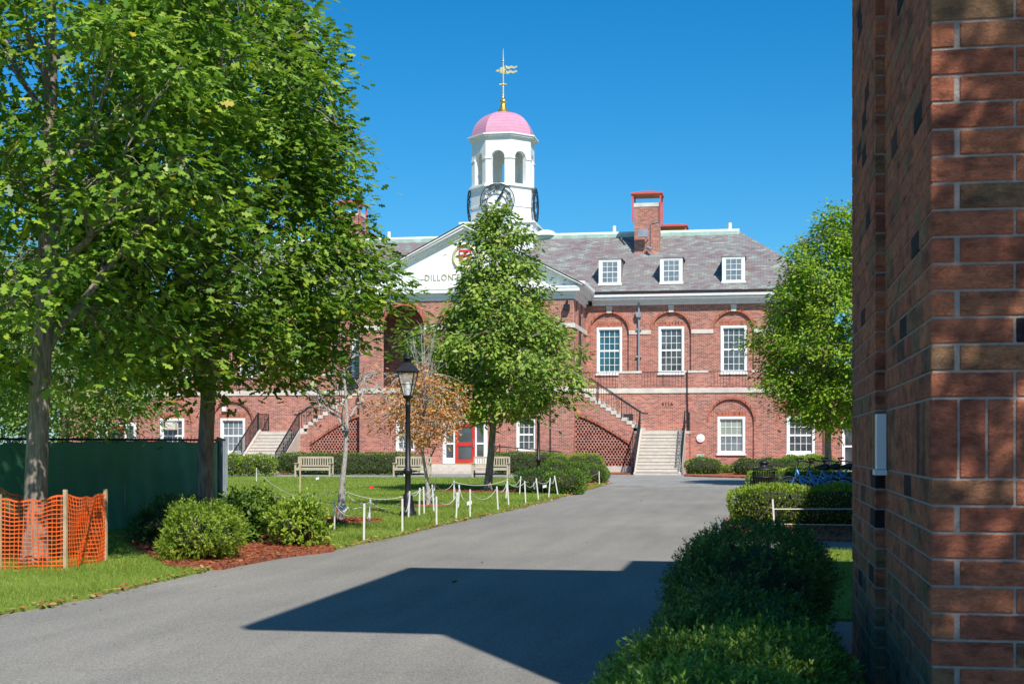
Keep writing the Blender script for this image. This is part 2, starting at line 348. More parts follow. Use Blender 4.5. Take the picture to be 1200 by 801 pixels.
M['oak'] = foliage('oak leaves', [(0,(.06,.13,.02)),(.4,(.15,.28,.03)),(.8,(.36,.48,.06)),(.965,(.42,.50,.07)),(.985,(.55,.44,.03)),(1,(.45,.18,.04))], .36, .42, .4)
M['mid'] = foliage('yellow green leaves', [(0,(.09,.17,.03)),(.5,(.20,.31,.06)),(.95,(.36,.42,.12)),(1,(.4,.25,.08))], .3)
M['ctr'] = foliage('narrow green leaves', [(0,(.10,.17,.03)),(.5,(.26,.38,.055)),(.9,(.42,.50,.10)),(.97,(.38,.34,.09)),(1,(.36,.14,.04))], .28, .45)
M['bright'] = foliage('bright green leaves', [(0,(.09,.18,.016)),(.45,(.25,.39,.03)),(.9,(.44,.54,.055)),(1,(.30,.36,.06))], .34, .45)
M['autumn'] = foliage('autumn leaves', [(0,(.36,.13,.05)),(.4,(.62,.28,.10)),(.8,(.75,.44,.20)),(1,(.32,.38,.08))], .3, .6, .2)
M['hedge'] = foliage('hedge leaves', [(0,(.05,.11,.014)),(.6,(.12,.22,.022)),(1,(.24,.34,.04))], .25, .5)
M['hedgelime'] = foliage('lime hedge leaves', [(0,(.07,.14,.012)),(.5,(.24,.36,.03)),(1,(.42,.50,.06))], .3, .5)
M['hedgeshade'] = foliage('shaded hedge leaves', [(0,(.03,.075,.014)),(.6,(.07,.15,.02)),(1,(.14,.22,.035))], .2, .5)  # darker hedge copy: shade on these shrubs is put into the leaf colour
M['hedgecore'] = pm('painted core shade', (.035,.04,.015), .95, var=.4, vs=20)  # dark fill whose colour stands in for shade inside the shrubs
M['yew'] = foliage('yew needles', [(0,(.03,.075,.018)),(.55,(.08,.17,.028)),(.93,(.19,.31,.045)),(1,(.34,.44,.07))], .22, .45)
M['yewbright'] = foliage('sun brightened yew', [(0,(.04,.10,.018)),(.5,(.12,.24,.03)),(.85,(.28,.42,.05)),(1,(.45,.55,.09))], .3, .45)  # yew copy, yellower and brighter: sunlight put into the near shrubs' colour
M['wood'] = pm('weathered teak', (.46,.39,.29), .75, var=.15, vs=6)
M['stake'] = pm('white stake', (.70,.68,.66), .6, var=.08, vs=8); M['rawwood'] = pm('raw wood stake', (.50,.36,.22), .8, var=.2, vs=9)
M['rope'] = pm('white rope', (.68,.68,.64), .8, var=.1, vs=20)
M['orange'] = pm('orange plastic', (.85,.13,.02), .45, var=.12, vs=5)
def cloth():
    m, t, b = newmat('green windscreen cloth'); tc = N(t,'TexCoord'); n = N(t,'TexNoise',Scale=1.2,Detail=5.); t.links.new(tc.outputs['Object'], n.inputs['Vector'])
    c = ramp(t, n.outputs[0], [(.3,(.07,.24,.13)),(.7,(.11,.35,.19))]); wv = N(t,'TexWave',Scale=7.,Distortion=.3); wv.bands_direction='Z'; t.links.new(tc.outputs['Object'], wv.inputs['Vector'])
    c = mixc(t,.35,c,ramp(t,wv.outputs[0],[(0,(.6,.6,.6)),(.3,(1.,1.,1.))]),'MULTIPLY')
    t.links.new(c, b.inputs['Base Color']); b.inputs['Roughness'].default_value = .6
    tr = N(t,'BsdfTranslucent'); t.links.new(c, tr.inputs[0]); mx = N(t,'MixShader'); mx.inputs[0].default_value = .15; t.links.new(b.outputs[0], mx.inputs[1]); t.links.new(tr.outputs[0], mx.inputs[2]); t.links.new(mx.outputs[0], t.nodes['Material Output'].inputs[0]); return m
M['cloth'] = cloth()
M['bikeblue'] = pm('blue bicycle paint', (.05,.20,.48), .3, .1, var=.1); M['tyre'] = pm('black rubber', (.02,.02,.02), .8); M['alu'] = pm('aluminium', (.5,.52,.55), .35, .8); M['lampglass'] = glass('lantern glass', (.42,.43,.42), .15, .2)
M['flagred'] = pm('red flag', (.75,.03,.06), .6); M['plastic'] = pm('white plastic', (.78,.78,.76), .5, var=.04)
def nearbrick():
    m, t, b = newmat('large dark brick'); a = N(t,'Attribute',attribute_name='tint'); tc = N(t,'TexCoord')
    c = ramp(t, a.outputs['Fac'], [(0,(.028,.024,.028)),(.05,(.05,.034,.034)),(.08,(.30,.18,.095)),(.22,(.42,.22,.11)),(.27,(.46,.17,.095)),(.6,(.62,.22,.11)),(.85,(.45,.15,.085)),(1,(.68,.27,.13))])
    n0 = N(t,'TexNoise',Scale=3.2,Detail=3.); n = N(t,'TexNoise',Scale=10.,Detail=9.,Roughness=.7); n2 = N(t,'TexNoise',Scale=75.,Detail=8.,Roughness=.75); v = N(t,'TexVoronoi',Scale=38.); v.feature = 'DISTANCE_TO_EDGE'
    mp = N(t,'Mapping'); mp.inputs['Scale'].default_value = (1,1,2.6); t.links.new(tc.outputs['Object'], mp.inputs[0])
    for q in (n0, n, n2): t.links.new(mp.outputs[0], q.inputs['Vector'])
    wv = N(t,'TexNoise',Scale=6.,Detail=2.); t.links.new(mp.outputs[0], wv.inputs['Vector']); ad0 = N(t,'Mix',data_type='RGBA'); ad0.inputs[0].default_value = .35; t.links.new(mp.outputs[0], ad0.inputs[6]); t.links.new(wv.outputs['Color'], ad0.inputs[7]); t.links.new(ad0.outputs[2], v.inputs['Vector'])
    c = mixc(t, ramp(t, n0.outputs[0], [(.52,(0,0,0)),(.68,(.6,.6,.6))]), c, (.055,.034,.032))
    c = mixc(t,1.,c,ramp(t,n.outputs[0],[(.3,(.45,.43,.43)),(.5,(.95,.95,.95)),(.7,(1.3,1.28,1.2))]),'MULTIPLY'); c = mixc(t,.9,c,ramp(t,n2.outputs[0],[(.3,(.55,.55,.55)),(.65,(1.2,1.2,1.2))]),'MULTIPLY')
    t.links.new(c, b.inputs['Base Color']); b.inputs['Roughness'].default_value = .82; b.inputs['Specular IOR Level'].default_value = .25
    ad = N(t,'Math',operation='MULTIPLY_ADD'); ad.inputs[1].default_value = .5; t.links.new(n2.outputs[0], ad.inputs[0]); t.links.new(n.outputs[0], ad.inputs[2])
    cr = ramp(t, v.outputs[0], [(0,(0,0,0)),(.05,(1,1,1))]); a2 = N(t,'Math',operation='MULTIPLY_ADD'); a2.inputs[1].default_value = .18; t.links.new(cr, a2.inputs[0]); t.links.new(ad.outputs[0], a2.inputs[2])
    bp = N(t,'Bump',Strength=1.,Distance=.014); t.links.new(a2.outputs[0], bp.inputs['Height']); t.links.new(bp.outputs[0], b.inputs['Normal']); return m
M['nearbrick'] = nearbrick(); M['mortar'] = pm('mortar', (.31,.28,.25), .95, var=.15, vs=30, bump=.6, bs=120)
M['darkbrick'] = brickmat('far side brick', (.27,.08,.05), (.18,.055,.035), (.40,.36,.32), bw=.305, rh=.1016, ms=.006)

# ---------------------------------------------------------------- GROUND
def sheet(name, pts, z, mat, t=.0, kind='structure'):
    mb = MB(); mb.prismz(pts, z-.3 if t == 0 else z-t, z); return mb.build(name, mat, kind=kind)
mb = MB(); mb.add([(-700,-300,0),(700,-300,0),(700,900,0),(-700,900,0)], [(0,1,2,3)]); mb.build('ground', M['lawn'], kind='structure')
mb = MB(); mb.add([(-60,-30,.004),(40,-30,.004),(40,74,.004),(-60,74,.004)], [(0,1,2,3)]); mb.build('road', M['asphalt'], kind='structure')
def jag(pts, amp=.03, step=.35, seed=1):
    rg = random.Random(seed); out = []
    for i in range(len(pts)-1):
        (x0,y0),(x1,y1) = pts[i], pts[i+1]; L = math.hypot(x1-x0, y1-y0); n = max(1, int(L/step))
        for k in range(n):
            f = k/n; out.append((x0+(x1-x0)*f+rg.uniform(-amp,amp), y0+(y1-y0)*f+rg.uniform(-amp,amp)))
    return out+[pts[-1]]
E1 = [G(-260,772), G(-60,735), G(0,721), G(60,711), G(120,698), G(180,684), G(243,669)]
E2 = [G(268,664), G(300,655), G(345,650), G(390,645), G(430,636), G(470,628), G(505,618.5), G(540,611), G(570,604.5), G(600,598), G(630,590.5), G(655,583.5), G(690,574), G(713,567)]
lawn_out = jag(E1+E2, .03, .3)+[(-6.5,59.0), (-8.5,61.6), (-15,61.9), (-60,61.9), (-60,14)]
sheet('lawn', lawn_out, .035, M['lawn'], .2)
# concrete apron and path in front of the hall
sheet('path', [(-60,62.1),(-14,62.1),(-8.3,61.8),(-6.3,59.6),(-6.1,51.5),(-3.6,50.6),(2.2,51.0),(9,50.6),(30,50.6),(30,69.9),(-60,69.9)], .012, M['conc'], .2)
sheet('mulch_bed', jag([G(150,641), G(200,667.5), G(262,668), G(300,660), G(345,652), G(392,646.5)], .04)+[G(385,636), G(330,620), G(262,611), G(180,618)], .05, M['mulch'], .2)
def disc(c, rx, ry, z, name='mulch_ring'):
    pts = [(c[0]+rx*math.cos(a)*(1+.07*math.sin(3*a+c[0])), c[1]+ry*math.sin(a)*(1+.07*math.sin(5*a))) for a in np.linspace(0, 2*math.pi, 28)[:-1]]
    return sheet(name, pts, z, M['mulch'], .2), pts
BASE = {'oak1': G(46,664), 'oak2': GD(241,22.8), 'mid': GD(75,41), 'ctr': GD(572,44.8), 'aut': GD(499,34), 'bare': GD(402,27.2), 'right': (2.55,52)}
disc(BASE['ctr'], 1.7, 1.35, .06); disc(BASE['aut'], .62, .62, .06); disc(BASE['bare'], .8, .75, .06); disc(BASE['oak2'], 1.4, 1.2, .055)
cl = GD(478,29.4); disc((cl[0]+.25,cl[1]+9), .1,.1,.01)
sheet('mulch_bed', jag([GD(612,44.5), GD(660,45.5), GD(700,53), GD(714,57)], .05)+[GD(700,62), GD(640,60), GD(606,50)], .06, M['mulch'], .2)
sheet('mulch_bed', [(-60,69.95),(-27.2,69.95),(-27.2,75.6),(-60,75.6)], .08, M['mulch'], .2)
sheet('mulch_bed', [(-24.6,69.95),(-18.2,69.95),(-18.2,73.2),(-24.6,73.2)], .08, M['mulch'], .2)
sheet('mulch_bed', [(-12,69.95),(-6.1,69.95),(-6.1,73.2),(-12,73.2)], .08, M['mulch'], .2)
sheet('mulch_bed', jag([(-3.4,70.2),(-3.3,66.6),(0,63.0),(14,63)], .05)+[(14,75.6),(-3.4,75.6)], .08, M['mulch'], .2)
# right side strips between road and the near building
sheet('lawn', [(.25,12.3),(14,12.3),(14,20.3),(.25,20.3)], .035, M['lawn'], .2)
sheet('path', [(.0,20.35),(14,20.35),(14,21.9),(.0,21.9)], .014, M['asphalt'], .2)
sheet('mulch_bed', jag([(-.55,23.0),(2,22.3),(14,22.3)], .05)+[(14,28.2),(-.6,28.2)], .05, M['mulch'], .2)
sheet('path', [(.3,10.2),(14,10.2),(14,12.25),(.3,12.25)], .014, M['asphalt'], .2)
sheet('mulch_bed', jag([(-.62,1),(-.6,10.15)], .03)+[(14,10.15),(14,1)], .05, M['mulch'], .2)
sheet('lawn', [(-.4,28.3),(14,28.3),(14,50.5),(3.5,50.5),(0,47)], .03, M['lawn'], .2)

# ---------------------------------------------------------------- THE HALL
Hl = empty('brick_hall', (XC, 75, 0), 'long red brick hall with white pediment and clock cupola under a pink dome', 'building')
YL, YP, YU, YR = 75.6, 73.2, 78.6, 83.5     # lower wing wall, pavilion front, upper wing wall, ridge
ZB0, ZB1 = 4.22, 4.48                        # belt course
def mir(x): return 2*XC-x
SPLIT = {'parapet_pier','parapet_cap','impost_band','pilaster','loggia_door','recess_shade','pane','conduit'}
def P(mb, name, mat, parent=None, **k):
    if name in SPLIT: return pieces(mb, name, mat, parent or Hl, **k)
    return mb.build(name, mat, parent or Hl, **k)
def sash_window(xc, w, z0, z1, Y, cols, rows, gl='glass', casing=.13, sill=True, depth=.0, parent=None):
    mb = MB(); x0, x1 = xc-w/2, xc+w/2; f, bk = Y-.035, Y+.12
    mb.box(x0,x0+casing,f,bk,z0,z1); mb.box(x1-casing,x1,f,bk,z0,z1); mb.box(x0+casing,x1-casing,f,bk,z1-casing,z1); mb.box(x0+casing,x1-casing,f,bk,z0,z0+casing*.7)
    if sill: mb.box(x0-.05,x1+.05,f-.06,bk-.02,z0-.09,z0-.002)
    wn = P(mb, 'window', M['white'], parent or Hl)
    gx0, gx1, gz0, gz1 = x0+casing, x1-casing, z0+casing*.7, z1-casing; zm = gz0+(gz1-gz0)*.5
    g = MB(); g.box(gx0,gx1,Y+.10,Y+.115,zm,gz1); g.build('pane', M[gl], wn); g = MB(); g.box(gx0,gx1,Y+.07,Y+.085,gz0,zm-.002); g.build('pane', M[gl] if gl != 'glassblind' else M['glassgrey'], wn)
    s = MB()
    for half, (a, b2, yy) in enumerate(((gz0, zm, Y+.045), (zm, gz1, Y+.075))):
        s.box(gx0,gx1,yy,yy+.04,b2-.045,b2); s.box(gx0,gx1,yy,yy+.04,a,a+.05); s.box(gx0,gx0+.035,yy,yy+.04,a+.05,b2-.045); s.box(gx1-.035,gx1,yy,yy+.04,a+.05,b2-.045)
        for i in range(1, cols): x = gx0+(gx1-gx0)*i/cols; s.box(x-.014,x+.014,yy+.004,yy+.035,a+.05,b2-.045)
        r2 = rows//2
        for j in range(1, r2): z = a+(b2-a)*j/r2; s.box(gx0+.035,gx1-.035,yy+.002,yy+.033,z-.014,z+.014)
    s.build('sash', M['white'], wn); return wn
def arch_ring(xc, r, z0, zs, Y, wd=.12, proud=.02, n=22):
    mb = MB(); o = [(xc+(r+wd)*math.cos(math.pi*i/n), zs+(r+wd)*math.sin(math.pi*i/n)) for i in range(n+1)]; i_ = [(xc+r*math.cos(math.pi*i/n), zs+r*math.sin(math.pi*i/n)) for i in range(n+1)]
    for k in range(n):
        mb.prism([i_[k], o[k], o[k+1], i_[k+1]], Y-proud, Y+.02)
    return P(mb, 'arch_ring', M['ringbrick'])
def flat_arch(xc, w, z, Y):
    mb = MB(); mb.prism([(xc-w/2,z+.003),(xc+w/2,z+.003),(xc+w/2+.1,z+.26),(xc-w/2-.1,z+.26)], Y-.012, Y+.02); P(mb, 'lintel', M['ringbrick'])
UPX = [-8.07, -4.65, -1.25, 2.17]; ARR = 1.08
lowx = [-1.33, 2.25]
ZS_U = 7.70
for side in (1, -1):
    mx = (lambda x: x) if side == 1 else mir
    # upper wing wall
    X0, X1 = -9.7, 3.95
    ex = sorted((mx(X0), mx(X1)))
    holes = [archpts(mx(x), ARR, 4.6, ZS_U) for x in UPX]
    plate('wall', rect(ex[0], ex[1], 4.48, 9.18), [h for h in holes], YU, YU+.13, M['brick'], Hl)
    holes = [rect(mx(x)-.705, mx(x)+.705, 5.42, 8.0) for x in UPX]
    plate('wall', rect(ex[0]+.01, ex[1]-.01, 4.48, 9.18), holes, YU+.133, YU+.5, M['brick'], Hl)
    for k, x in enumerate(UPX):
        gl = ['glassblue','glass','glass','glassgrey'][k] if side == 1 else 'glass'
        sash_window(mx(x), 1.41, 5.42, 8.0, YU+.14, 4, 6, gl); arch_ring(mx(x), ARR, 4.6, ZS_U, YU); flat_arch(mx(x), 1.41, 8.0, YU+.133)
        kb = MB(); kb.prism([(mx(x)-.13,8.77),(mx(x)+.13,8.77),(mx(x)+.17,9.16),(mx(x)-.17,9.16)], YU-.05, YU+.05); P(kb, 'keystone', M['stone'])
    bs = MB()
    for k in range(len(UPX)-1): a, b_ = sorted((mx(UPX[k]+ARR+.02), mx(UPX[k+1]-ARR-.02))); bs.box(a,b_,YU-.035,YU+.05,7.58,7.80)
    P(bs, 'impost_band', M['stone'])
    # end return wall of the upper block
    mb = MB(); a, b_ = sorted((mx(3.95), mx(3.65))); mb.box(a, b_, YU+.51, 88.4, 4.48, 9.18); P(mb, 'wall', M['brick'])
    # lower wing wall with arched recesses
    xe = 9.0; ex = sorted((mx(-9.3), mx(xe)))
    LX = lowx+[7.6]; zs_l = 2.72
    holes = [archpts(mx(x), 1.17, .02, zs_l) for x in LX[:2]]
    dx = 5.55; holes.append(rect(mx(dx)-1.2, mx(dx)+1.2, .05, 2.75))
    plate('wall', rect(ex[0], ex[1], 0, ZB0), holes, YL, YL+.1, M['brick'], Hl)
    holes = [rect(mx(x)-.72, mx(x)+.72, 1.02, 2.97) for x in LX[:2]]
    plate('wall', rect(ex[0]+.01, ex[1]-.01, 0, ZB0), holes, YL+.103, YL+.45, M['brick'], Hl)
    for k, x in enumerate(LX[:2]):
        gl = ('glassblind' if k == 0 else 'glass') if side == 1 else ('glassgrey' if k == 0 else 'glass')
        sash_window(mx(x), 1.44, 1.02, 2.97, YL+.11, 4, 4, gl); arch_ring(mx(x), 1.17, .02, zs_l, YL); flat_arch(mx(x), 1.44, 2.97, YL+.103)
    # end door with white surround
    d = MB(); xd = mx(dx)
    for a, b_ in ((-1.2,-1.05),(-.62,-.5),(.5,.62),(1.05,1.2)): d.box(xd+a,xd+b_,YL-.03,YL+.09,.1,2.75)
    d.box(xd-1.05,xd+1.05,YL-.02,YL+.08,2.55,2.75); d.box(xd-1.05,xd-.62,YL-.02,YL+.08,.1,.5); d.box(xd+.62,xd+1.05,YL-.02,YL+.08,.1,.5); d.box(xd-1.05,xd-.62,YL-.01,YL+.07,1.35,1.45); d.box(xd+.62,xd+1.05,YL-.01,YL+.07,1.35,1.45)
    fr = P(d, 'door_frame', M['white']); g = MB(); g.box(xd-1.05,xd-.62,YL+.04,YL+.05,.5,2.55); g.box(xd+.62,xd+1.05,YL+.04,YL+.05,.5,2.55); pieces(g,'pane', M['glass'], fr)
    d = MB(); d.box(xd-.5,xd-.36,YL,YL+.06,.12,2.54); d.box(xd+.36,xd+.5,YL,YL+.06,.12,2.54); d.box(xd-.36,xd+.36,YL,YL+.06,2.38,2.54); d.box(xd-.36,xd+.36,YL,YL+.06,1.22,1.38); d.box(xd-.36,xd+.36,YL,YL+.06,.12,.32)
    dr = P(d, 'door', M['red']); g = MB(); g.box(xd-.36,xd+.36,YL+.02,YL+.03,.32,2.38); g.build('pane', M['glass'], dr)
    # belt course and terrace
    mb = MB(); a, b_ = sorted((mx(-9.36), mx(xe+.05))); mb.box(a, b_, YL-.05, YL+.4, ZB0, ZB1); P(mb, 'belt_course', M['stone'])
    mb = MB(); mb.box(a+.02, b_-.02, YL+.41, YU-.005, 4.3, 4.46); mb.box(a+.02,b_-.02,YU+.51,88,4.3,4.47); P(mb, 'terrace_floor', M['conc'])
    mb = MB(); a2, b2 = sorted((mx(xe-.01), mx(xe-.3))); mb.box(a2,b2,YL+.46,88,0,ZB0-.003); P(mb,'wall',M['brick'])
    # terrace parapet piers and railings
    PX = [-6.66, -3.16, .35, 3.86, 7.3]
    ps = MB(); cs_ = MB()
    for x in PX: ps.box(mx(x)-.6, mx(x)+.6, YL-.02, YL+.3, ZB1, 5.28); cs_.box(mx(x)-.63, mx(x)+.63, YL-.05, YL+.33, 5.283, 5.40)
    P(ps, 'parapet_pier', M['brick']); P(cs_, 'parapet_cap', M['stone'])
    segs = [(-9.3,-7.28)]+[(PX[i]+.61, PX[i+1]-.61) for i in range(4)]
    for a, b_ in segs:
        rl = MB(); a, b_ = sorted((mx(a), mx(b_))); yy = YL+.1; n = int((b_-a)/.155)
        rl.box(a,b_,yy-.02,yy+.02,5.32,5.36); rl.box(a,b_,yy-.012,yy+.012,ZB1+.08,ZB1+.105)
        for i in range(1, n):
            x = a+(b_-a)*i/n; rl.box(x-.01,x+.01,yy-.01,yy+.01,ZB1+(.0 if i%6 == 0 else .08),5.32)
        xm = (a+b_)/2
        for k in range(3): rl.tube([(xm+.075*math.cos(q), yy-.015, 4.72+k*.2+.085*math.sin(q)) for q in np.linspace(0, 6.283, 9)], .01, 4, cap=False)
        P(rl, 'terrace_railing', M['rail'])

    # cornice of the wing
    a, b_ = sorted((mx(-9.0), mx(4.35)))
    cn = MB(); cn.box(a,b_,YU-.12,YU+.2,9.18,9.34); cn.box(a,b_,YU-.30,YU+.2,9.343,9.46); cn.box(a,b_,YU-.52,YU+.2,9.463,9.60); cn.box(a,b_,YU-.62,YU+.2,9.603,9.72); P(cn, 'cornice', M['whiteold'])
    cn = MB(); cn.box(a,b_,YU-.50,YU+.2,9.723,9.80); P(cn,'fascia',M['brick'])
    cn = MB(); cn.box(a,b_,YU-.62,YU-.42,9.80,9.90); P(cn,'gutter',M['iron'])
    # roof of the wing: hipped
    rz0, rz1 = 9.86, 13.84; y0 = YU-.5; YB = 2*YR-y0
    xi, xr, xo = mx(XC), mx(-1.0), mx(4.35)
    rf = MB(); V = [(xi,y0,rz0),(xo,y0,rz0),(xo,YB,rz0),(xi,YB,rz0),(xi,YR,rz1),(xr,YR,rz1)]
    rf.add(V, [(0,1,5,4),(1,2,5),(2,3,4,5)])
    rfo = P(rf, 'roof', M['slate'])
    rc = MB(); a, b_ = sorted((xi, xr)); rc.box(a,b_,YR-.10,YR+.10,rz1+.0,rz1+.14); cp = rc.build('ridge_cap', M['white'], rfo)
    rc = MB(); rc.box(a,b_,YR-.28,YR-.103,rz1-.21,rz1+.0); rc.build('ridge_flashing', M['copper'], rfo)
    for px in (-8.27, -1.55): t = MB(); t.tube([(mx(px),YR,rz1),(mx(px),YR,rz1+.5)], .11, 10); t.build('vent_pipe', M['white'], rfo)
    # dormers
    def rzat(y): return rz0+(rz1-rz0)*(y-y0)/(YR-y0)
    for k, px in enumerate((-8.04, -4.65, -1.26)):
        x = mx(px); yd = y0+.62; zb, zt = rzat(yd)+.02, rzat(yd)+1.5; ybk = y0+(zt-rz0)/(rz1-rz0)*(YR-y0)
        dm = MB(); dm.prismx([(yd+.06,zb),(yd+.06,zt),(ybk,zt)], x-.6, x+.6)
        dmo = P(dm, 'dormer', M['slate'])
        zt2 = zt+.26; yb3 = y0+(zt2-rz0)/(rz1-rz0)*(YR-y0)
        rr = MB(); rr.add([(x-.68,yd-.06,zt),(x+.68,yd-.06,zt),(x+.68,ybk+.1,zt+.03),(x-.68,ybk+.1,zt+.03),(x,yd+.25,zt2),(x,yb3,zt2)], [(0,1,4),(1,2,5,4),(2,3,5),(3,0,4,5)]); rr.box(x-.68,x+.68,yd-.06,yd+.05,zt-.05,zt-.001); rr.build('dormer_roof', M['slate'], dmo)
        tr = MB(); tr.box(x-.62,x+.62,yd-.02,yd+.055,zt-.16,zt-.052); tr.box(x-.62,x-.46,yd-.02,yd+.055,zb+.1,zt-.16); tr.box(x+.46,x+.62,yd-.02,yd+.055,zb+.1,zt-.16); tr.box(x-.66,x+.66,yd-.06,yd+.055,zb-.02,zb+.1); tr.build('dormer_frame', M['white'], dmo)
        g = MB(); g.box(x-.46,x+.46,yd+.02,yd+.03,zb+.1,zt-.16); g.build('pane', M['glassgrey'], dmo)
        s = MB(); h0, h1 = zb+.1, zt-.16
        s.box(x-.46,x+.46,yd-.005,yd+.02,(h0+h1)/2-.025,(h0+h1)/2+.025); s.box(x-.46,x-.41,yd-.003,yd+.02,h0,h1); s.box(x+.41,x+.46,yd-.003,yd+.02,h0,h1); s.box(x-.41,x+.41,yd-.003,yd+.02,h0,h0+.05); s.box(x-.41,x+.41,yd-.003,yd+.02,h1-.05,h1)
        for q in (-.15,.15): s.box(x+q-.013,x+q+.013,yd,yd+.02,h0,h1)
        for q in (.25,.75): z = h0+(h1-h0)*q; s.box(x-.41,x+.41,yd+.001,yd+.02,z-.013,z+.013)
        s.build('sash', M['white'], dmo)
    # chimneys: front one rises from the slope, rear one behind the ridge
    def chimney(xc, yf, w, dpt, z0, z1, ov):
        c = MB(); c.box(xc-w/2,xc+w/2,yf,yf+dpt,z0,z1); co = P(c, 'chimney', M['brick'])
        c = MB(); c.box(xc-w/2-.03,xc+w/2+.03,yf-.03,yf+dpt+.03,z1,z1+.22); c.build('chimney_cap', M['stone'], co)
        c = MB(); c.box(xc-w/2-.05,xc+w/2+.05,yf-.05,yf+.3,z0+.05,z0+.5); 
        if yf < YR: c.build('flashing', M['copper'], co)
        c = MB(); x0, x1, ya, yb = xc-w/2-ov, xc+w/2+ov, yf-ov, yf+dpt+ov; zt = z1+.72
        c.box(x0,x1,ya,yb,zt,zt+.07); c.add([(x0,ya,zt+.07),(x1,ya,zt+.07),(x1,yb,zt+.07),(x0,yb,zt+.07),(xc-.25,(ya+yb)/2-.15,zt+.27),(xc+.25,(ya+yb)/2-.15,zt+.27),(xc+.25,(ya+yb)/2+.15,zt+.27),(xc-.25,(ya+yb)/2+.15,zt+.27)], [(0,1,5,4),(1,2,6,5),(2,3,7,6),(3,0,4,7),(4,5,6,7)])
        for sx in (x0+.08,x1-.16):
            for sy in (ya+.08,yb-.16): c.box(sx,sx+.08,sy,sy+.08,z1-.85,zt)
        c.build('chimney_hood', M['hood'], co); return co
    xch = mx(-6.22); ch = chimney(xch, 81.6, 1.42, 1.3, 11.7, 15.1, .2)
    if side == 1:
        c = MB(); c.tube([(xch+.1,81.58,13.2),(xch-.1,81.2,13.35)],.03,6); c.box(xch-.45,xch+.12,81.0,81.2,13.3,13.75); c.tube([(xch+.25,81.5,12.7),(xch+.25,81.5,14.2),(xch+.7,81.5,14.3)],.02,5); c.tube([(xch+.05,81.4,12.75),(xch+.3,81.2,12.6)],.1,8); c.build('floodlight', M['greypipe'], ch)
    chimney(mx(-5.1), 88.2, 1.3, 1.3, 9.8, 14.2, .25)
    # downpipe
    dp = MB(); xp = mx(-6.42); dp.tube([(xp,YU-.12,9.3),(xp,YU-.12,8.75)],.06,8); dp.prism([(xp-.12,8.5),(xp+.12,8.5),(xp+.19,8.78),(xp-.19,8.78)],YU-.27,YU-.01); dp.tube([(xp,YU-.12,8.5),(xp,YU-.12,4.5)],.055,8)
    for z in (7.8,6.3): dp.box(xp-.15,xp+.15,YU-.14,YU-.003,z,z+.09)
    P(dp, 'downpipe', M['greypipe'])
    # ---------------- double staircase
    SX0, SX1 = -5.95, -3.62; ys0, ys1 = 69.6, 73.6; nst = 13; rs, td = 2.2/nst, 4.0/(nst-1)
    a, b_ = sorted((mx(SX0), mx(SX1))); prof = [(ys0,0)]
    for i in range(nst): prof += [(ys0+i*td, (i+1)*rs-.02), (ys0+(i+1)*td if i < nst-1 else ys1, (i+1)*rs-.02)]
    st = MB(); st.prismx(prof+[(ys1,0)], a+.12, b_-.12); sto = P(st, 'staircase', M['step'])
    st = MB()
    for i in range(nst): st.box(a+.12,b_-.12,ys0+i*td-.03,ys0+(i+1)*td-(.034 if i < nst-1 else 0),(i+1)*rs-.018,(i+1)*rs+.012)
    st.build('tread', M['stone'], sto)
    for xx in (a, b_): 
        sg = MB(); x0s, x1s = (xx, xx+.118) if xx == a else (xx-.118, xx); sg.prismx([(ys0-.02,0),(ys0-.02,.12),(ys1,2.3),(ys1,0)], x0s, x1s); sg.build('string_wall', M['step'], sto)
    # landing
    la, lb = sorted((mx(-6.3), mx(-3.45)))
    ld = MB(); ld.box(la,lb,ys1+.003,YL-.003,0,2.05); P(ld,'landing_wall',M['brick']); ld = MB(); ld.box(la-.0,lb+.03,ys1-.02,YL-.003,2.053,2.2); P(ld,'landing',M['step'])
    # second flight towards the middle, with stepped wall, lattice arch
    yq0, yq1 = YP+.45, YL-.003; n2 = 13; xs, xe2 = -5.85, -9.37; t2 = (xs-xe2)/n2; r2 = (ZB1-2.2)/n2
    tr = MB(); out = []
    for i in range(n2):
        x_a, x_b = xs-i*t2, xs-(i+1)*t2; z = 2.2+(i+1)*r2
        q = sorted((mx(x_a), mx(x_b))); tr.box(q[0],q[1]+(.03 if side==1 else 0),yq0-.03,yq1,z-.19,z); out += [(mx(x_a), z-.2), (mx(x_b), z-.2)]
    tr2 = P(tr, 'staircase', M['stone'])
    xa, xb = mx(-6.33), mx(-9.37)
    arc = [(mx(-9.34), .38), (mx(-6.45), .38), (mx(-6.45), 1.45)]
    for i in range(1, 15):
        f = i/14*math.pi/2; arc.append((mx(-6.45-2.89*math.sin(f)), 1.45+1.52*math.sin(f)*(1) if False else 1.45+1.55*(1-(1-math.sin(f))**1.35)))
    wall = [(mx(-5.95),2.04),(mx(-5.95),2.2)]+[p for p in out]+[(xb,0),(mx(-6.3),0),(mx(-6.3),2.04)]
    # clean outline: bottom left, bottom right ... stepped top
    outline = [(xb-(.0),0),(mx(-6.31),0),(mx(-6.31),out[2][1])]+[p for p in out if (p[0] < mx(-6.31)-1e-3 if side==1 else p[0] > mx(-6.31)+1e-3)]
    plate('wall', outline, [arc], yq0, yq0+.3, M['brick'], Hl)
    rg = MB(); pts = arc[2:]
    for k in range(len(pts)-1):
        (x1,z1),(x2,z2) = pts[k],pts[k+1]; dx_,dz_ = x2-x1,z2-z1; L = math.hypot(dx_,dz_) or 1; nx,nz = (dz_/L*.13*side*1, -dx_/L*.13*side*1)
        if nz < 0: nx,nz = -nx,-nz
        rg.prism([(x1,z1),(x1+nx,z1+nz),(x2+nx,z2+nz),(x2,z2)], yq0-.015, yq0+.02)
    P(rg,'arch_ring',M['ringbrick'])
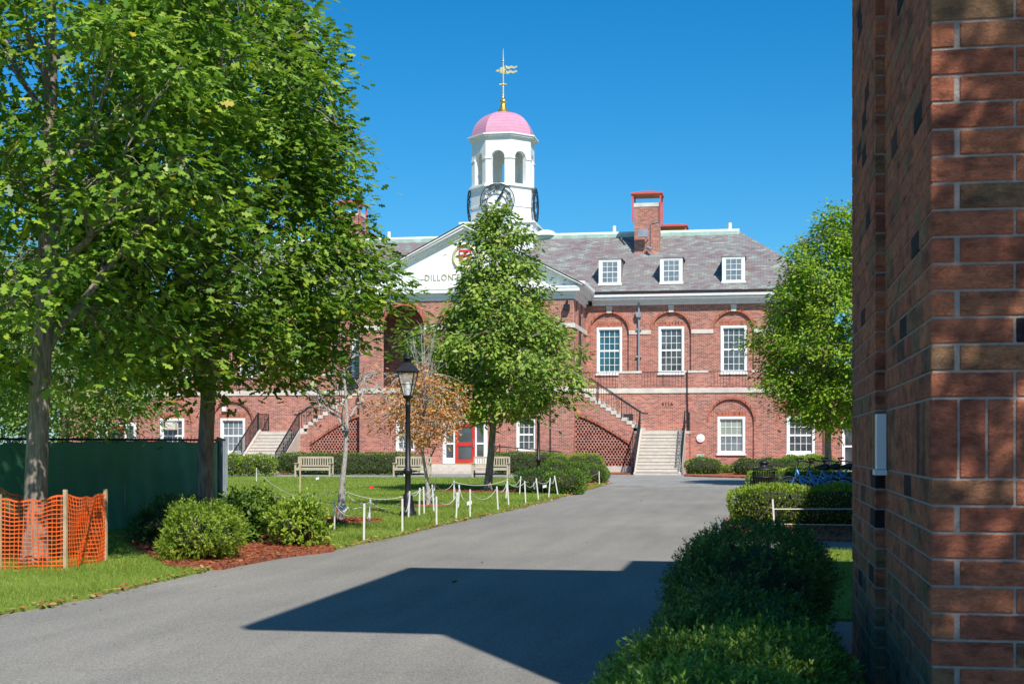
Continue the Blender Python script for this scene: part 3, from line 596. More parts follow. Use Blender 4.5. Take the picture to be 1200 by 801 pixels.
    def ztop(xl):                                     # height of the arch at a place along the lattice
        f = min(1,max(0,(-6.45-xl)/2.89)); return 1.45+1.55*(1-(1-f)**1.35) if f > 0 else 1.45
    lt = MB(); ch_ = .132; row = 0; z = .40
    while z < 3.0:
        x = -6.45-(0 if row%2 else .085)
        while x > -9.4:
            x_b = max(x-.08, -9.36)
            if ztop(x) > z+.03:
                q = sorted((mx(x), mx(x_b))); lt.box(q[0]-(.0),q[1],yq0+.08,yq0+.20,z,z+ch_-.004)
            x -= .17
        row += 1; z += ch_
        q = sorted((mx(-6.46), mx(-9.35))); 
    # thin continuous course between staggered headers
    z = .40-.004
    lt2 = []
    while z < 3.0:
        f0 = -6.46
        for k in range(34):
            xx = -6.46-k*.085
            if ztop(xx) > z: q = sorted((mx(xx), mx(xx-.085))); lt.box(q[0],q[1],yq0+.07,yq0+.21,z-.016,z+.016)
        z += ch_
    P(lt, 'lattice_screen', M['brick']); v = MB(); q = sorted((mx(-6.4), mx(-9.36))); v.box(q[0],q[1],yq0+.9,yq0+.95,.02,3.1); P(v,'void_backing',M['dark'])  # backing is a dark sheet added so the lattice holes look unlit
    pl = MB(); pl.box(q[0],q[1],yq0-.05,yq0+.28,.0,.375); P(pl,'plinth',M['step'])
    # railings of the stairs
    def railing(pts, hgt=.86, sp=.14, mat='rail', thick=.03, top=.05, posts=True):
        r_ = MB(); pts = [Vector(p) for p in pts]
        for i in range(len(pts)-1):
            p, q2 = pts[i], pts[i+1]; L = (q2-p).length; n = max(1, int(L/sp)); up = Vector((0,0,1))
            r_.bar(p+up*hgt, q2+up*hgt, top, top*.8); r_.bar(p+up*.1, q2+up*.1, .025, .025)
            for k in range(n+1):
                c = p+(q2-p)*k/n; e = .035 if (posts and k in (0, n)) else .02
                r_.bar(c-(up*.0), c+up*hgt, e, e)
            if L > 1.5:
                for f in (.33,.66):
                    c = p+(q2-p)*f+up*.48
                    for k in range(3): r_.tube([c+Vector((.05*math.cos(t)*(0 if abs((q2-p).y)>abs((q2-p).x) else 1), .05*math.cos(t)*(1 if abs((q2-p).y)>abs((q2-p).x) else 0), (k-1)*.2+.08*math.sin(t))) for t in np.linspace(0,6.283,9)], .01, 4, cap=False)
        return P(r_, 'stair_railing', M[mat])
    for k, xr_ in enumerate((SX0+.02, SX1-.02)): railing([(mx(xr_),ys0+.05,.15),(mx(xr_),ys1-.1,2.3)], .92, .13, 'iron', top=.06)
    railing([(mx(-3.5),ys1+.1,2.2),(mx(-3.5),YL-.1,2.2)], .95, .14, 'iron')
    railing([(mx(-6.0),yq0+.05,2.3),(mx(-9.3),yq0+.05,4.45)], .88, .155, 'rail')
    hr = MB(); hr.tube([(mx(-5.55),yq0+.1,3.1),(mx(-5.8),yq0+.1,3.1),(mx(-8.55),yq0+.1,4.95)], .045, 6)
    for xx, zz in ((-6.9,3.2),(-8.15,4.0)): hr.tube([(mx(xx),yq0-.08,zz-.32),(mx(xx),yq0-.08,zz+.75)],.022,6)
    P(hr,'handrail',M['iron'])
# ridge end trim over pavilion handled by the main roof
# ---------------- central pavilion
PXL, PXR = -20.84, -9.37
AX = [XC-3.35, XC, XC+3.35]; AR = 1.13; ZSP = 7.72
dz0, dz1 = .5, 2.72
holes = [rect(XC-1.2,XC+1.2,.35,dz1), rect(XC-3.75,XC-2.72,1.16,2.9), rect(XC+2.72,XC+3.75,1.16,2.9)]
plate('wall', rect(PXL,PXR,0,ZB0), holes, YP, YP+.35, M['brick'], Hl)
plate('wall', rect(PXL,PXR,ZB1,9.05), [archpts(x, AR, ZB1+.02, ZSP) for x in AX], YP, YP+.4, M['brick'], Hl)
for x in AX: arch_ring(x, AR, 0, ZSP, YP, .2)
for s_ in (-1, 1):
    mb = MB(); x0, x1 = (PXL, PXL+.35) if s_ == -1 else (PXR-.35, PXR); mb.box(x0,x1,YP+.403,YU-.003,ZB1,9.05); mb.box(x0,x1,YP+.353,YL-.003,0,ZB0-.003); P(mb,'wall',M['brick'])
    mb = MB(); xx = PXR if s_ == 1 else PXL; 
    for yy in (YP+1.2, YP+3.2): mb.box(xx-.03 if s_==1 else xx-.06, xx+.06 if s_==1 else xx+.03, yy, yy+.55, ZB1+.9, 9.05)
    P(mb,'pilaster',M['brick'])
    mb = MB(); mb.box(xx-.04,xx+.04,YP+1.9,YP+3.0,ZB1+.9,8.4); P(mb,'recess_shade',M['dark'])  # flat dark slab on the wall; a recess's shade is put into its colour
mb = MB(); mb.box(PXL+.36,PXR-.36,YP+3.2,YP+3.4,ZB1,9.05); P(mb,'loggia_wall',M['brick'])
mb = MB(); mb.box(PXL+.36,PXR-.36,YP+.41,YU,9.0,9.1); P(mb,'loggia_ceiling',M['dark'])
mb = MB(); mb.box(PXL+.02,PXR-.02,YP+.0,YU,4.26,4.46); P(mb,'loggia_floor',M['conc'])
mb = MB()
for x in AX: mb.box(x-.75,x+.75,YP+3.1,YP+3.19,ZB1,7.6)
P(mb,'loggia_door',M['rail'])
mb = MB()
for x in AX: mb.box(x-.62,x+.62,YP+3.05,YP+3.09,ZB1+.1,7.45)
P(mb,'pane',M['glass'])
mb = MB(); mb.box(PXL-.05,PXR+.05,YP-.06,YP-.003,ZB0,ZB1); mb.box(PXL,PXR,YP-.002,YP+.35,ZB0,ZB1-.03); mb.box(PXR-.002,PXR+.055,YP-.003,YL,ZB0,ZB1); mb.box(PXL-.055,PXL+.002,YP-.003,YL,ZB0,ZB1); P(mb,'belt_course',M['stone'])
mb = MB(); ed = [PXL-.04]+[v for x in AX for v in (x-AR,x+AR)]+[PXR+.04]
for i in range(0,8,2): mb.box(ed[i],ed[i+1],YP-.045,YP+.05,7.56,7.80)
mb.box(PXR-.0,PXR+.07,YP+.05,YU,7.56,7.80); mb.box(PXL-.07,PXL,YP+.05,YU,7.56,7.80); P(mb,'impost_band',M['stone'])
rl = MB()
for x in AX:
    rl.box(x-AR,x+AR,YP+.15,YP+.19,5.32,5.36)
    for i in range(15): xx = x-AR+.08+i*.149; rl.box(xx-.01,xx+.01,YP+.16,YP+.18,ZB1,5.32)
P(rl,'terrace_railing',M['rail'])
for x in (XC-3.235, XC+3.235): sash_window(x, 1.03, 1.16, 2.9, YP+.1, 3, 4, 'glass' if x > XC else 'glassgrey', .11)
# entrance
d = MB()
for a, b_ in ((-1.2,-1.02),(-.62,-.54),(.54,.62),(1.0,1.2)): d.box(XC+a,XC+b_,YP-.04,YP+.1,dz0,dz1)
d.box(XC-1.02,XC+1.0,YP-.03,YP+.1,2.62,dz1)
for a, b_ in ((-1.02,-.62),(.62,1.0)): d.box(XC+a,XC+b_,YP-.0,YP+.09,dz0,dz0+.3); d.box(XC+a,XC+b_,YP,YP+.09,1.5,1.6)
fr = P(d,'door_frame',M['white']); g = MB(); g.box(XC-1.02,XC-.62,YP+.05,YP+.06,dz0+.3,2.62); g.box(XC+.62,XC+1.0,YP+.05,YP+.06,dz0+.3,2.62); pieces(g,'pane',M['glass'],fr)
d = MB(); z0, z1 = dz0+.02, 2.62
d.box(XC-.54,XC-.37,YP-.01,YP+.06,z0,z1); d.box(XC+.37,XC+.54,YP-.01,YP+.06,z0,z1); d.box(XC-.37,XC+.37,YP-.01,YP+.06,z1-.2,z1); d.box(XC-.37,XC+.37,YP-.01,YP+.06,z0,z0+.2); d.box(XC-.37,XC+.37,YP-.01,YP+.06,1.42,1.62)
dr = P(d,'door',M['red']); g = MB(); g.box(XC-.37,XC+.37,YP+.03,YP+.04,z0+.2,z1-.2); g.build('pane',M['glass'],dr); g = MB(); g.box(XC+.43,XC+.48,YP-.07,YP-.02,1.35,1.75); g.build('handle',M['alu'],dr)
st = MB(); st.box(XC-3.4,XC+2.6,YP-1.5,YP-.003,0,.47); st.box(XC-3.4,XC+2.6,YP-1.85,YP-1.503,0,.30); st.box(XC-3.4,XC+2.6,YP-2.2,YP-1.853,0,.15); P(st,'entrance_steps',M['step'])
r_ = MB(); 
for x in (XC-2.2, XC+1.9): r_.tube([(x,YP-2.0,.2),(x,YP-2.0,1.05),(x-.0,YP-.3,1.5),(x,YP-.3,.5)],.025,6)
P(r_,'handrail',M['iron']); r_ = MB(); r_.tube([(XC-2.0,YP-.1,.5),(XC-1.5,YP-.1,1.55),(XC-1.75,YP-.1,1.5)],.03,6); P(r_,'handrail',M['iron']); r_ = MB()
r_.tube([(XC+1.7,YP-.9,1.42),(XC+5.2,YP-.9,1.12)],.03,6); r_.tube([(XC+1.7,YP-.9,1.12),(XC+5.2,YP-.9,.85)],.022,6)
for k in range(4): x = XC+1.8+k*1.13; r_.tube([(x,YP-.9,0),(x,YP-.9,1.4-.09*k)],.025,6)
P(r_,'ramp_railing',M['iron'])
# entablature + pediment
ZE0, ZE1, ZAP = 9.05, 9.70, 12.98
OV = .38; HW = (PXR-PXL)/2
mb = MB(); mb.box(PXL-.06,PXR+.06,YP-.06,YP+.4,ZE0,9.22); mb.box(PXL-.16,PXR+.16,YP-.16,YP+.4,9.223,9.42); mb.box(PXL-.36,PXR+.36,YP-.36,YP+.4,9.423,9.60); mb.box(PXL-OV,PXR+OV,YP-OV,YP+.4,9.603,ZE1)
for s_ in (1,-1):
    for a, z0, z1 in ((.06,ZE0,9.22),(.16,9.223,9.42),(.36,9.423,9.60),(OV,9.603,ZE1),(OV+.18,ZE1+.003,ZE1+.3)):
        x0, x1 = (PXR-.3, PXR+a) if s_ == 1 else (PXL-a, PXL+.3); mb.box(x0,x1,YP+(.403 if z1 <= ZE1 else .2),YU-.3,z0,z1)
P(mb,'cornice',M['whiteold'])
pd = MB(); pd.prism([(PXL-.38,ZE1+.003),(PXR+.38,ZE1+.003),(PXR+.38,ZE1+.05),(XC,ZAP-.03),(PXL-.38,ZE1+.05)], YP, YP+.35); pdo = P(pd,'pediment',M['white'])
rk = MB(); sl = (ZAP-9.75)/(HW+OV+.1)
for s_ in (1,-1):
    for (yy, t0, t1) in ((YP-.50,.0,.13),(YP-.42,.133,.27),(YP-.20,.273,.50),(YP-.08,.503,.66)):
        xo = XC+s_*(HW+OV+.12); e0 = ZAP+.05-t0; zo = 9.80-t0; e1 = ZAP+.05-t1; z1o = 9.80-t1
        cut = s_*(t1-0)/sl
        pts = [(xo,zo),(XC,e0),(XC,e1),(xo, z1o)]
        pts = [(x,max(z,ZE1+.001)) for x,z in pts]
        rk.prism(pts, yy, YP+.36)
rk.build('raking_cornice', M['white'], pdo)
pr = MB(); xo = HW+OV+.2; y_f = YP-.5; 
pr.add([(XC-xo,y_f,9.78),(XC,y_f,ZAP+.07),(XC+xo,y_f,9.78),(XC-xo,YR-.6,9.78),(XC,YR-.6,ZAP+.07),(XC+xo,YR-.6,9.78),(XC-xo,y_f,9.70),(XC,y_f,ZAP-.01),(XC+xo,y_f,9.70)],[(0,1,4,3),(1,2,5,4),(0,6,7,1),(1,7,8,2)]); P(pr,'roof',M['slate'])
# lettering and emblem on the pediment
def text(body, size, x, y, z, mat, parent, name='lettering', ext=.012, sx=1.):
    cu = bpy.data.curves.new(name,'FONT'); cu.body = body; cu.size = size; cu.align_x = 'CENTER'; cu.align_y = 'CENTER'; cu.extrude = ext; cu.space_character = 1.12
    ob = bpy.data.objects.new(name,cu); link(ob); dg = bpy.context.evaluated_depsgraph_get(); me = bpy.data.meshes.new_from_object(ob.evaluated_get(dg)); bpy.data.objects.remove(ob)
    off = wl(parent)
    for v in me.vertices: a,b_,c = v.co; v.co = (x+a*sx-off.x, y-c-off.y, z+b_-off.z)
    me.materials.clear(); me.materials.append(mat); o = bpy.data.objects.new(name,me); link(o); o.parent = parent; return o
text('DILLON FIELD HOUSE', .46, XC, YP-.02, ZA(545,325,YP), M['letter'], pdo, sx=.88)
sh = MB(); zc = 11.35; pts = [(-.32,.36),(.32,.36),(.32,-.05),(.2,-.3),(0,-.44),(-.2,-.3),(-.32,-.05)]; sh.prism([(XC+a,zc+b_) for a,b_ in pts],YP-.06,YP); em = sh.build('emblem',M['red'],pdo)
sh = MB(); 
for a,b_ in ((-.16,.16),(.16,.16),(0,-.12)): sh.box(XC+a-.1,XC+a+.1,YP-.075,YP-.061,zc+b_-.06,zc+b_+.06)
pieces(sh,'emblem_book',M['white'],em); sh = MB(); sh.tube([(XC+.62*math.cos(t),YP-.05,zc-.02+.62*math.sin(t)) for t in np.linspace(0,6.283,25)],.07,6,cap=False); sh.build('emblem_garland',M['gilt'],em)
# small wall fittings
f = MB(); f.box(-9.85,-9.55,YP-.3,YP-.02,8.45,8.75); f.box(-9.75,-9.65,YP-.1,YP-.001,8.7,8.95); P(f,'floodlight',M['iron'])
xa_ = XA(821,YL); f = MB(); f.lathe([(.0,0),(.25,0),(.3,.03),(.29,.07),(.12,.09),(.0,.095)],(0,0,0),20,0,0,False); f.v = [(xa_+a*.75, YL-.001-c, 1.83+b_*.75) for a,b_,c in f.v]; P(f,'alarm_bell',M['plastic'])
f = MB(); f.tube([(xa_,YL-.08,.92),(xa_,YL-.3,.92)],.07,8); f.tube([(xa_-.12,YL-.3,.92),(xa_-.12,YL-.45,.9)],.07,8); f.tube([(xa_+.12,YL-.3,.92),(xa_+.12,YL-.45,.9)],.07,8); f.bar((xa_-.2,YL-.28,.92),(xa_+.2,YL-.28,.92),.15,.15); P(f,'hose_connection',M['copper'])
xn = XA(782,YL); text('6116', .28, xn, YL-.012, ZA(782,473,YL), M['rail'], Hl, 'wall_numerals')
f = MB(); xp = XA(805.5,YL); f.tube([(xp,YL-.12,5.4),(xp,YL-.12,4.2),(xp+.05,YL-.1,2.2),(xp+.06,YL-.1,.6)],.03,6); P(f,'conduit',M['iron'])
f = MB(); xp = XA(645,YP); f.tube([(xp,YP-.04,4.2),(xp,YP-.04,.2)],.03,6); P(f,'conduit',M['iron'])
f = MB(); xp = XA(263,YL); f.box(xp-.12,xp+.12,YL-.06,YL-.001,3.35,3.6); P(f,'wall_light',M['plastic'])
f = MB(); xw = mir(2.25); f.box(xw-.28,xw+.3,YL-.22,YL+.14,2.33,2.75); f.box(xw-.2,xw+.2,YL-.235,YL-.221,2.38,2.7); P(f,'air_conditioner',M['stone'])
f = MB(); f.lathe([(.62,0),(.6,.12),(.45,.26),(.22,.34),(0,.36)],(XA(640,YR),YR,13.85),18); P(f,'roof_vent',M['white'])
# ---------------- cupola
CX, CY = XC+.05, 84.3; CO = Vector((CX,CY,0)); R8 = math.pi/8
def octo(mb, r, z0, z1, mi=0): mb.lathe([(r,z0),(r,z1)],(CX,CY,0),8,mi,R8,False)
cu_ = MB(); cu_.box(CX-2.15,CX+2.15,CY-2.15,CY+2.15,12.4,14.45); cu_.box(CX-2.25,CX+2.25,CY-2.25,CY+2.25,14.453,14.58); octo(cu_,1.98,14.583,15.55); octo(cu_,2.03,15.553,15.66); octo(cu_,1.98,15.663,16.72); octo(cu_,2.10,16.723,16.80); octo(cu_,2.03,16.803,16.9)
cup = P(cu_,'cupola',M['white'])
bl = MB(); RB = 1.93; ap = RB*math.cos(R8); hs_ = RB*math.sin(R8)           # belfry: eight arched walls
n = 10
for k in range(8):
    a = k*math.pi/4-math.pi/2; ca, sa = math.cos(a), math.sin(a); tx, ty = -sa, ca
    def W(u, z, r): return (CX+ca*r+tx*u, CY+sa*r+ty*u, z)
    ow_, zsp, ztp, zb = .40, 18.45, 19.55, 16.9
    sideL = hs_
    arc2 = [(ow_*math.cos(math.pi*i/n), zsp+ow_*math.sin(math.pi*i/n)) for i in range(n+1)]
    def slab(poly, r0, r1):
        m_ = len(poly); vs = [W(u,z,r0) for u,z in poly]+[W(u*(r1/r0),z,r1) for u,z in poly]
        bl.add(vs, [tuple(range(m_)), tuple(range(2*m_-1,m_-1,-1))]+[(i,i+m_,(i+1)%m_+m_,(i+1)%m_) for i in range(m_)])
    ri = ap-.24
    slab([(ow_,zb),(sideL,zb),(sideL,zsp),(ow_,zsp)], ap, ri); slab([(-sideL,zb),(-ow_,zb),(-ow_,zsp),(-sideL,zsp)], ap, ri)
    for i in range(n):
        (u0,z0),(u1,z1) = arc2[i], arc2[i+1]
        e = lambda u,i_: (max(-sideL,min(sideL,u/ow_*sideL)), ztp)
        if i == 0: slab([(u0,z0),(sideL,zsp),(sideL,ztp),e(u1,1),(u1,z1)], ap, ri)
        elif i == n-1: slab([(u0,z0),e(u0,1),(-sideL,ztp),(-sideL,zsp),(u1,z1)], ap, ri)
        else: slab([(u0,z0),e(u0,1),e(u1,1),(u1,z1)], ap, ri)
    for s_ in (-1,1): slab([(s_*ow_-.0 if s_>0 else -sideL-.02,zsp-.09),(sideL+.02 if s_>0 else -ow_,zsp-.09),(sideL+.02 if s_>0 else -ow_,zsp-.003),(s_*ow_ if s_>0 else -sideL-.02,zsp-.003)], ap+.045, ap-.02)
bl.build('belfry', M['white'], cup)
cr = MB(); octo(cr,1.98,19.553,19.66); octo(cr,2.12,19.663,19.76); octo(cr,2.2,19.763,19.84); cr.build('cornice',M['white'],cup)
dm = MB(); RD = 1.93; prof = [(RD*math.cos(t)**.93, 19.843+1.62*math.sin(t)) for t in np.linspace(0, 1.45, 14)]; dm.lathe(prof,(CX,CY,0),8,0,R8,False); dm.build('dome', M['dome'], cup)
sp = MB(); sp.lathe([(.42,21.42),(.36,21.5),(.2,21.75),(.14,21.95),(.12,22.0),(.2,22.08),(.21,22.16),(.12,22.26),(.05,22.3),(.04,22.5)],(CX,CY,0),14); sp.build('spire_base',M['gold'],cup)
vn = MB(); vn.tube([(CX,CY,22.4),(CX,CY,24.7),(CX,CY,25.3)],[.045,.035,.012],8); 
for z, r in ((24.55,.07),(22.5,.07),(23.15,.1)): vn.lathe([(0,-r),(r*.8,-r*.5),(r,0),(r*.8,r*.5),(0,r)],(CX,CY,z),8)
for dx_,dz_ in ((-.22,0),(.22,0),(0,.16),(0,-.16)): vn.tube([(CX,CY,23.15),(CX+dx_,CY,23.15+dz_)],[.03,.06],5)
def flame(z0, z1, x0, x1, k):
    up = [(x0+(x1-x0)*i/8, z1-(z1-z0)*.25*i/8+.04*math.sin(i*1.8+k)) for i in range(9)]; lo = [(x0+(x1-x0)*i/8, z0+(z1-z0)*.28*i/8+.04*math.sin(i*1.8+k)) for i in range(9)]
    vn.prism(lo+up[::-1], CY-.02, CY+.02)
flame(24.06,24.25,CX+.1,CX+.85,0); flame(23.78,23.97,CX+.1,CX+.85,1); vn.prism([(CX-.2,23.85),(CX+.15,23.78),(CX+.15,24.25),(CX-.2,24.15)],CY-.02,CY+.02); vn.prism([(CX-.48,23.98),(CX-.28,23.9),(CX-.2,23.98),(CX-.28,24.08)],CY-.02,CY+.02)
vn.build('weather_vane', M['gilt'], cup)
def clock(k):
    a = k*math.pi/2-math.pi/2; ca, sa = math.cos(a), math.sin(a); tx, ty = -sa, ca; zc, rr = 15.82, 1.04; ap2 = 1.98*math.cos(R8); r0 = ap2+.16
    mb = MB()
    def W(u, v, off=0.): return (CX+ca*(r0+off)+tx*u, CY+sa*(r0+off)+ty*u, zc+v)
    def ring(ri, ro, n=40):
        for i in range(n):
            t0, t1 = 2*math.pi*i/n, 2*math.pi*(i+1)/n
            q = [(ri*math.cos(t0),ri*math.sin(t0)),(ro*math.cos(t0),ro*math.sin(t0)),(ro*math.cos(t1),ro*math.sin(t1)),(ri*math.cos(t1),ri*math.sin(t1))]
            vs = [W(u,v,.03) for u,v in q]+[W(u,v,-.02) for u,v in q]; mb.add(vs,[(0,1,2,3),(7,6,5,4),(0,4,5,1),(1,5,6,2),(2,6,7,3),(3,7,4,0)])
    ring(.99,1.04); ring(.60,.635); ring(.93,.945)
    def stroke(u0,v0,u1,v1,w_,off=.03):
        d = math.hypot(u1-u0,v1-v0) or 1; nx,nv = -(v1-v0)/d*w_/2,(u1-u0)/d*w_/2; q = [(u0+nx,v0+nv),(u1+nx,v1+nv),(u1-nx,v1-nv),(u0-nx,v0-nv)]
        vs = [W(u,v,off) for u,v in q]+[W(u,v,off-.025) for u,v in q]; mb.add(vs,[(0,1,2,3),(7,6,5,4),(0,4,5,1),(1,5,6,2),(2,6,7,3),(3,7,4,0)])
    rom = {1:'I',2:'II',3:'III',4:'IIII',5:'V',6:'VI',7:'VII',8:'VIII',9:'IX',10:'X',11:'XI',12:'XII'}; wd_ = {'I':.075,'V':.15,'X':.15}
    for h, s_ in rom.items():
        th = -h*math.pi/6+math.pi/2; er = (math.cos(th),math.sin(th)); et = (math.sin(th),-math.cos(th)); tot = sum(wd_[c] for c in s_); x = -tot/2
        def Q(x_, y_): return (er[0]*y_+et[0]*x_, er[1]*y_+et[1]*x_)
        for c in s_:
            w1 = wd_[c]; xm = x+w1/2
            if c == 'I': stroke(*Q(xm,.65),*Q(xm,.91),.034)
            elif c == 'V': stroke(*Q(xm,.65),*Q(xm-.05,.91),.045); stroke(*Q(xm,.65),*Q(xm+.05,.91),.025)
            else: stroke(*Q(xm+.05,.65),*Q(xm-.05,.91),.045); stroke(*Q(xm-.05,.65),*Q(xm+.05,.91),.025)
            x += w1
    for ang, L, w_, o_ in ((33,.62,.11,.05),(31,.92,.06,.06)):
        th = -R(ang)+math.pi/2; stroke(-.2*math.cos(th),-.2*math.sin(th),L*math.cos(th),L*math.sin(th),w_,o_)
    for i in range(4): t = i*math.pi/2+.4; p = W(.6*math.cos(t),.6*math.sin(t)); q = W(.6*math.cos(t),.6*math.sin(t),-.17); mb.bar(p,q,.04)
    mb.build('clock_face', M['iron'], cup)
for k in (0,1,3): clock(k)

# ---------------------------------------------------------------- NEAR BRICK BUILDING (right edge) and its neighbour
NB = empty('brick_building', (1.2, 7.5, 0), 'dark red brick building corner of large bricks at the right edge beside the path', 'building')
CW = .1016; J = .010
def bricks(rows_z, L, place, corner_rule):
    """courses along a wall; place(u0,u1,z0,z1) adds one brick"""
    for zi, (z0, kind) in enumerate(rows_z):
        if kind == 'soldier':
            u = 0.
            while u < L-.02: place(u+J/2 if u > 0 else 0, min(u+CW, L)-J/2, z0+J/2, z0+3*CW-J/2); u += CW
            continue
        u = corner_rule(kind)
        first = True
        while u < L-.02:
            place(u+(J/2 if u > 0 else 0), min(u+.3048, L)-J/2, z0+J/2, z0+CW-J/2); u += .3048
rows = []; z = 1.675-.3048; k = 0
while z > -.05: z -= CW; rows.append((z, 'A' if k%2 == 0 else 'B')); k += 1
rows.append((1.3702, 'soldier')); z = 1.675; k = 0
while z < 7.75: rows.append((z, 'A' if k%2 == 0 else 'B')); z += CW; k += 1
rb = random.Random(3)
def wall_bricks(x0, y0, axis, L, mb, rule, zmax=7.75, zmin=-.1):
    def place(u0,u1,z0,z1):
        if z0 > zmax or u1-u0 < .015: return
        t = rb.random(); e = rb.uniform(-.0012,.0012)
        if axis == 'x': mb.box(x0+u0,x0+u1,y0+e,y0+.085,z0,z1,attr=t)
        else: mb.box(x0+e,x0+.085,y0+u0,y0+u1,z0,z1,attr=t)
    bricks(rows, L, place, rule)
PIX, PIY = .65, 5.58; TX, TY0, TY1 = .60, 7.55, 9.35
nb = MB()
wall_bricks(PIX, PIY, 'x', 1.6, nb, lambda k: 0. if k == 'A' else CW)                 # front of the pier
wall_bricks(PIX, PIY, 'y', TY0-PIY-.002, nb, lambda k: CW if k == 'A' else 0.)        # its left side
# remove duplicate corner bricks: left side starts after the front stretcher on A courses
wall_bricks(TX, TY0+.002, 'y', TY1-TY0, nb, lambda k: .0 if k == 'A' else CW)
def place_ret(k): return 0.
for z0, kind in rows:
    h = 3*CW if kind == 'soldier' else CW
    if z0+h < 7.75: nb.box(TX, TX+.09, TY0+.002-0, TY0+.09, z0+J/2, z0+h-J/2, attr=rb.random()) if kind == 'B' else None
w1 = nb.build('brick_facing', M['nearbrick'], NB, bevel=.0035, fattr=True)
mc = MB(); mc.box(PIX+.006,2.25,PIY+.006,TY0+.1,-.05,7.75); P_ = mc.build('mortar_core', M['mortar'], NB); mc = MB(); mc.box(TX+.006,2.24,TY0+.105,TY1-.01,-.05,7.75); mc.box(TX+.0065,PIX+.004,TY0+.008,TY0+.104,-.05,7.75); mc.build('mortar_core', M['mortar'], NB)
mc = MB(); mc.box(2.26,12,PIY+.15,9.9,0,7.75); mc.box(.95,12,9.36,10.0,0,7.75) if False else None; mc.build('wall', M['darkbrick'], NB)
rf = MB(); rf.box(-.58,12,4.91,10.62,7.76,8.0); rf.box(2.0,12,10.623,12.1,7.76,8.0); rf.build('roof', M['stone'], NB)
lb_ = MB(); zb0, zb1 = 1.375, 1.655; lb_.box(TX-.0,PIX-.004,7.42,TY0-.004,zb0,zb1); lb_.box(TX-.012,PIX-.002,7.40,TY0-.003,zb0-.03,zb0-.003); lb_.build('wall_box', M['plastic'], NB)
N2 = empty('brick_annex', (8.5, 27, 0), 'low flat roofed red brick annex beyond the near wall on the right', 'building')
mb = MB(); mb.box(4.35,13,14.9,40,0,7.7); an = mb.build('wall', M['darkbrick'], N2); mb = MB(); mb.box(4.2,13.1,14.75,40.1,7.703,8.0); mb.build('roof', M['stone'], N2)
for k in range(5):
    y = 17.5+k*4.6; wb = MB(); wb.box(4.3,4.36,y,y+.1,1,3); wb.box(4.3,4.36,y+1.4,y+1.5,1,3); wb.box(4.3,4.36,y+.1,y+1.4,2.9,3); wb.box(4.3,4.36,y+.1,y+1.4,1,1.1); wb.box(4.305,4.355,y+.1,y+1.4,1.97,2.03); wo = wb.build('window',M['white'],N2); wb = MB(); wb.box(4.32,4.34,y+.1,y+1.4,1.1,2.9); wb.build('pane',M['glass'],wo)

# ---------------------------------------------------------------- GREEN WINDSCREEN FENCE
FA, FB, FC = G(-170,648), G(251,613.5), G(262,585)
fe = empty('windscreen_fence', (FB[0],FB[1],0), 'dark green cloth covered construction fence running behind the two large oaks', 'fence')
def cloth_run(a, b_, z0, z1, seed):
    rg = random.Random(seed); L = math.hypot(b_[0]-a[0], b_[1]-a[1]); n = max(6, int(L/.07)); tx, ty = (b_[0]-a[0])/L, (b_[1]-a[1])/L; nx, ny = ty, -tx
    mb = MB(); vs = []; m_ = 14; ph = [rg.uniform(0,6.28) for _ in range(8)]
    for i in range(n+1):
        u = L*i/n
        for j in range(m_+1):
            f = j/m_; sag = .035*abs(math.sin(u*math.pi/.6+.4))*f**6+.03*math.sin(u*.8+ph[6])*f
            d = (.028*math.sin(u*5.2+ph[0]+f*1.5+.8*math.sin(u*1.1))+.03*math.sin(u*1.7+ph[1]-f*2)+.016*math.sin(u*14+ph[2]+f*3+math.sin(u*2.3)))*(.5+.8*(1-f))+.025*math.sin(f*5+u*2+ph[3])
            vs.append((a[0]+tx*u+nx*d, a[1]+ty*u+ny*d, z0+(z1-z0)*f-sag))
    fs = [(i*(m_+1)+j, (i+1)*(m_+1)+j, (i+1)*(m_+1)+j+1, i*(m_+1)+j+1) for i in range(n) for j in range(m_)]
    mb.add(vs, fs, 0, True); mb.build('cloth', M['cloth'], fe)
cloth_run(FA, FB, .02, 1.56, 3); cloth_run(FB, FC, .02, 1.57, 5)
for (a, b_, nm) in ((FA,FB,0),(FB,FC,1)):
    L = math.hypot(b_[0]-a[0], b_[1]-a[1]); k = max(1, int(L/2.6))
    t = MB(); t.tube([(a[0],a[1]+.07,1.585),(b_[0],b_[1]+.07,1.585)], .022, 6)
    n = int(L/.11)
    for i in range(n): f = i/n; x, y = a[0]+(b_[0]-a[0])*f, a[1]+(b_[1]-a[1])*f+.07; t.bar((x,y,1.52),(x+.03,y,1.63+.02*random.random()),.009)
    t.build('top_rail', M['iron'], fe)
    for i in range(k+1): f = i/k; t = MB(); t.tube([(a[0]+(b_[0]-a[0])*f, a[1]+(b_[1]-a[1])*f+.24, 0),(a[0]+(b_[0]-a[0])*f, a[1]+(b_[1]-a[1])*f+.24, 1.58)],.03,8); t.build('post', M['greypipe'], fe)

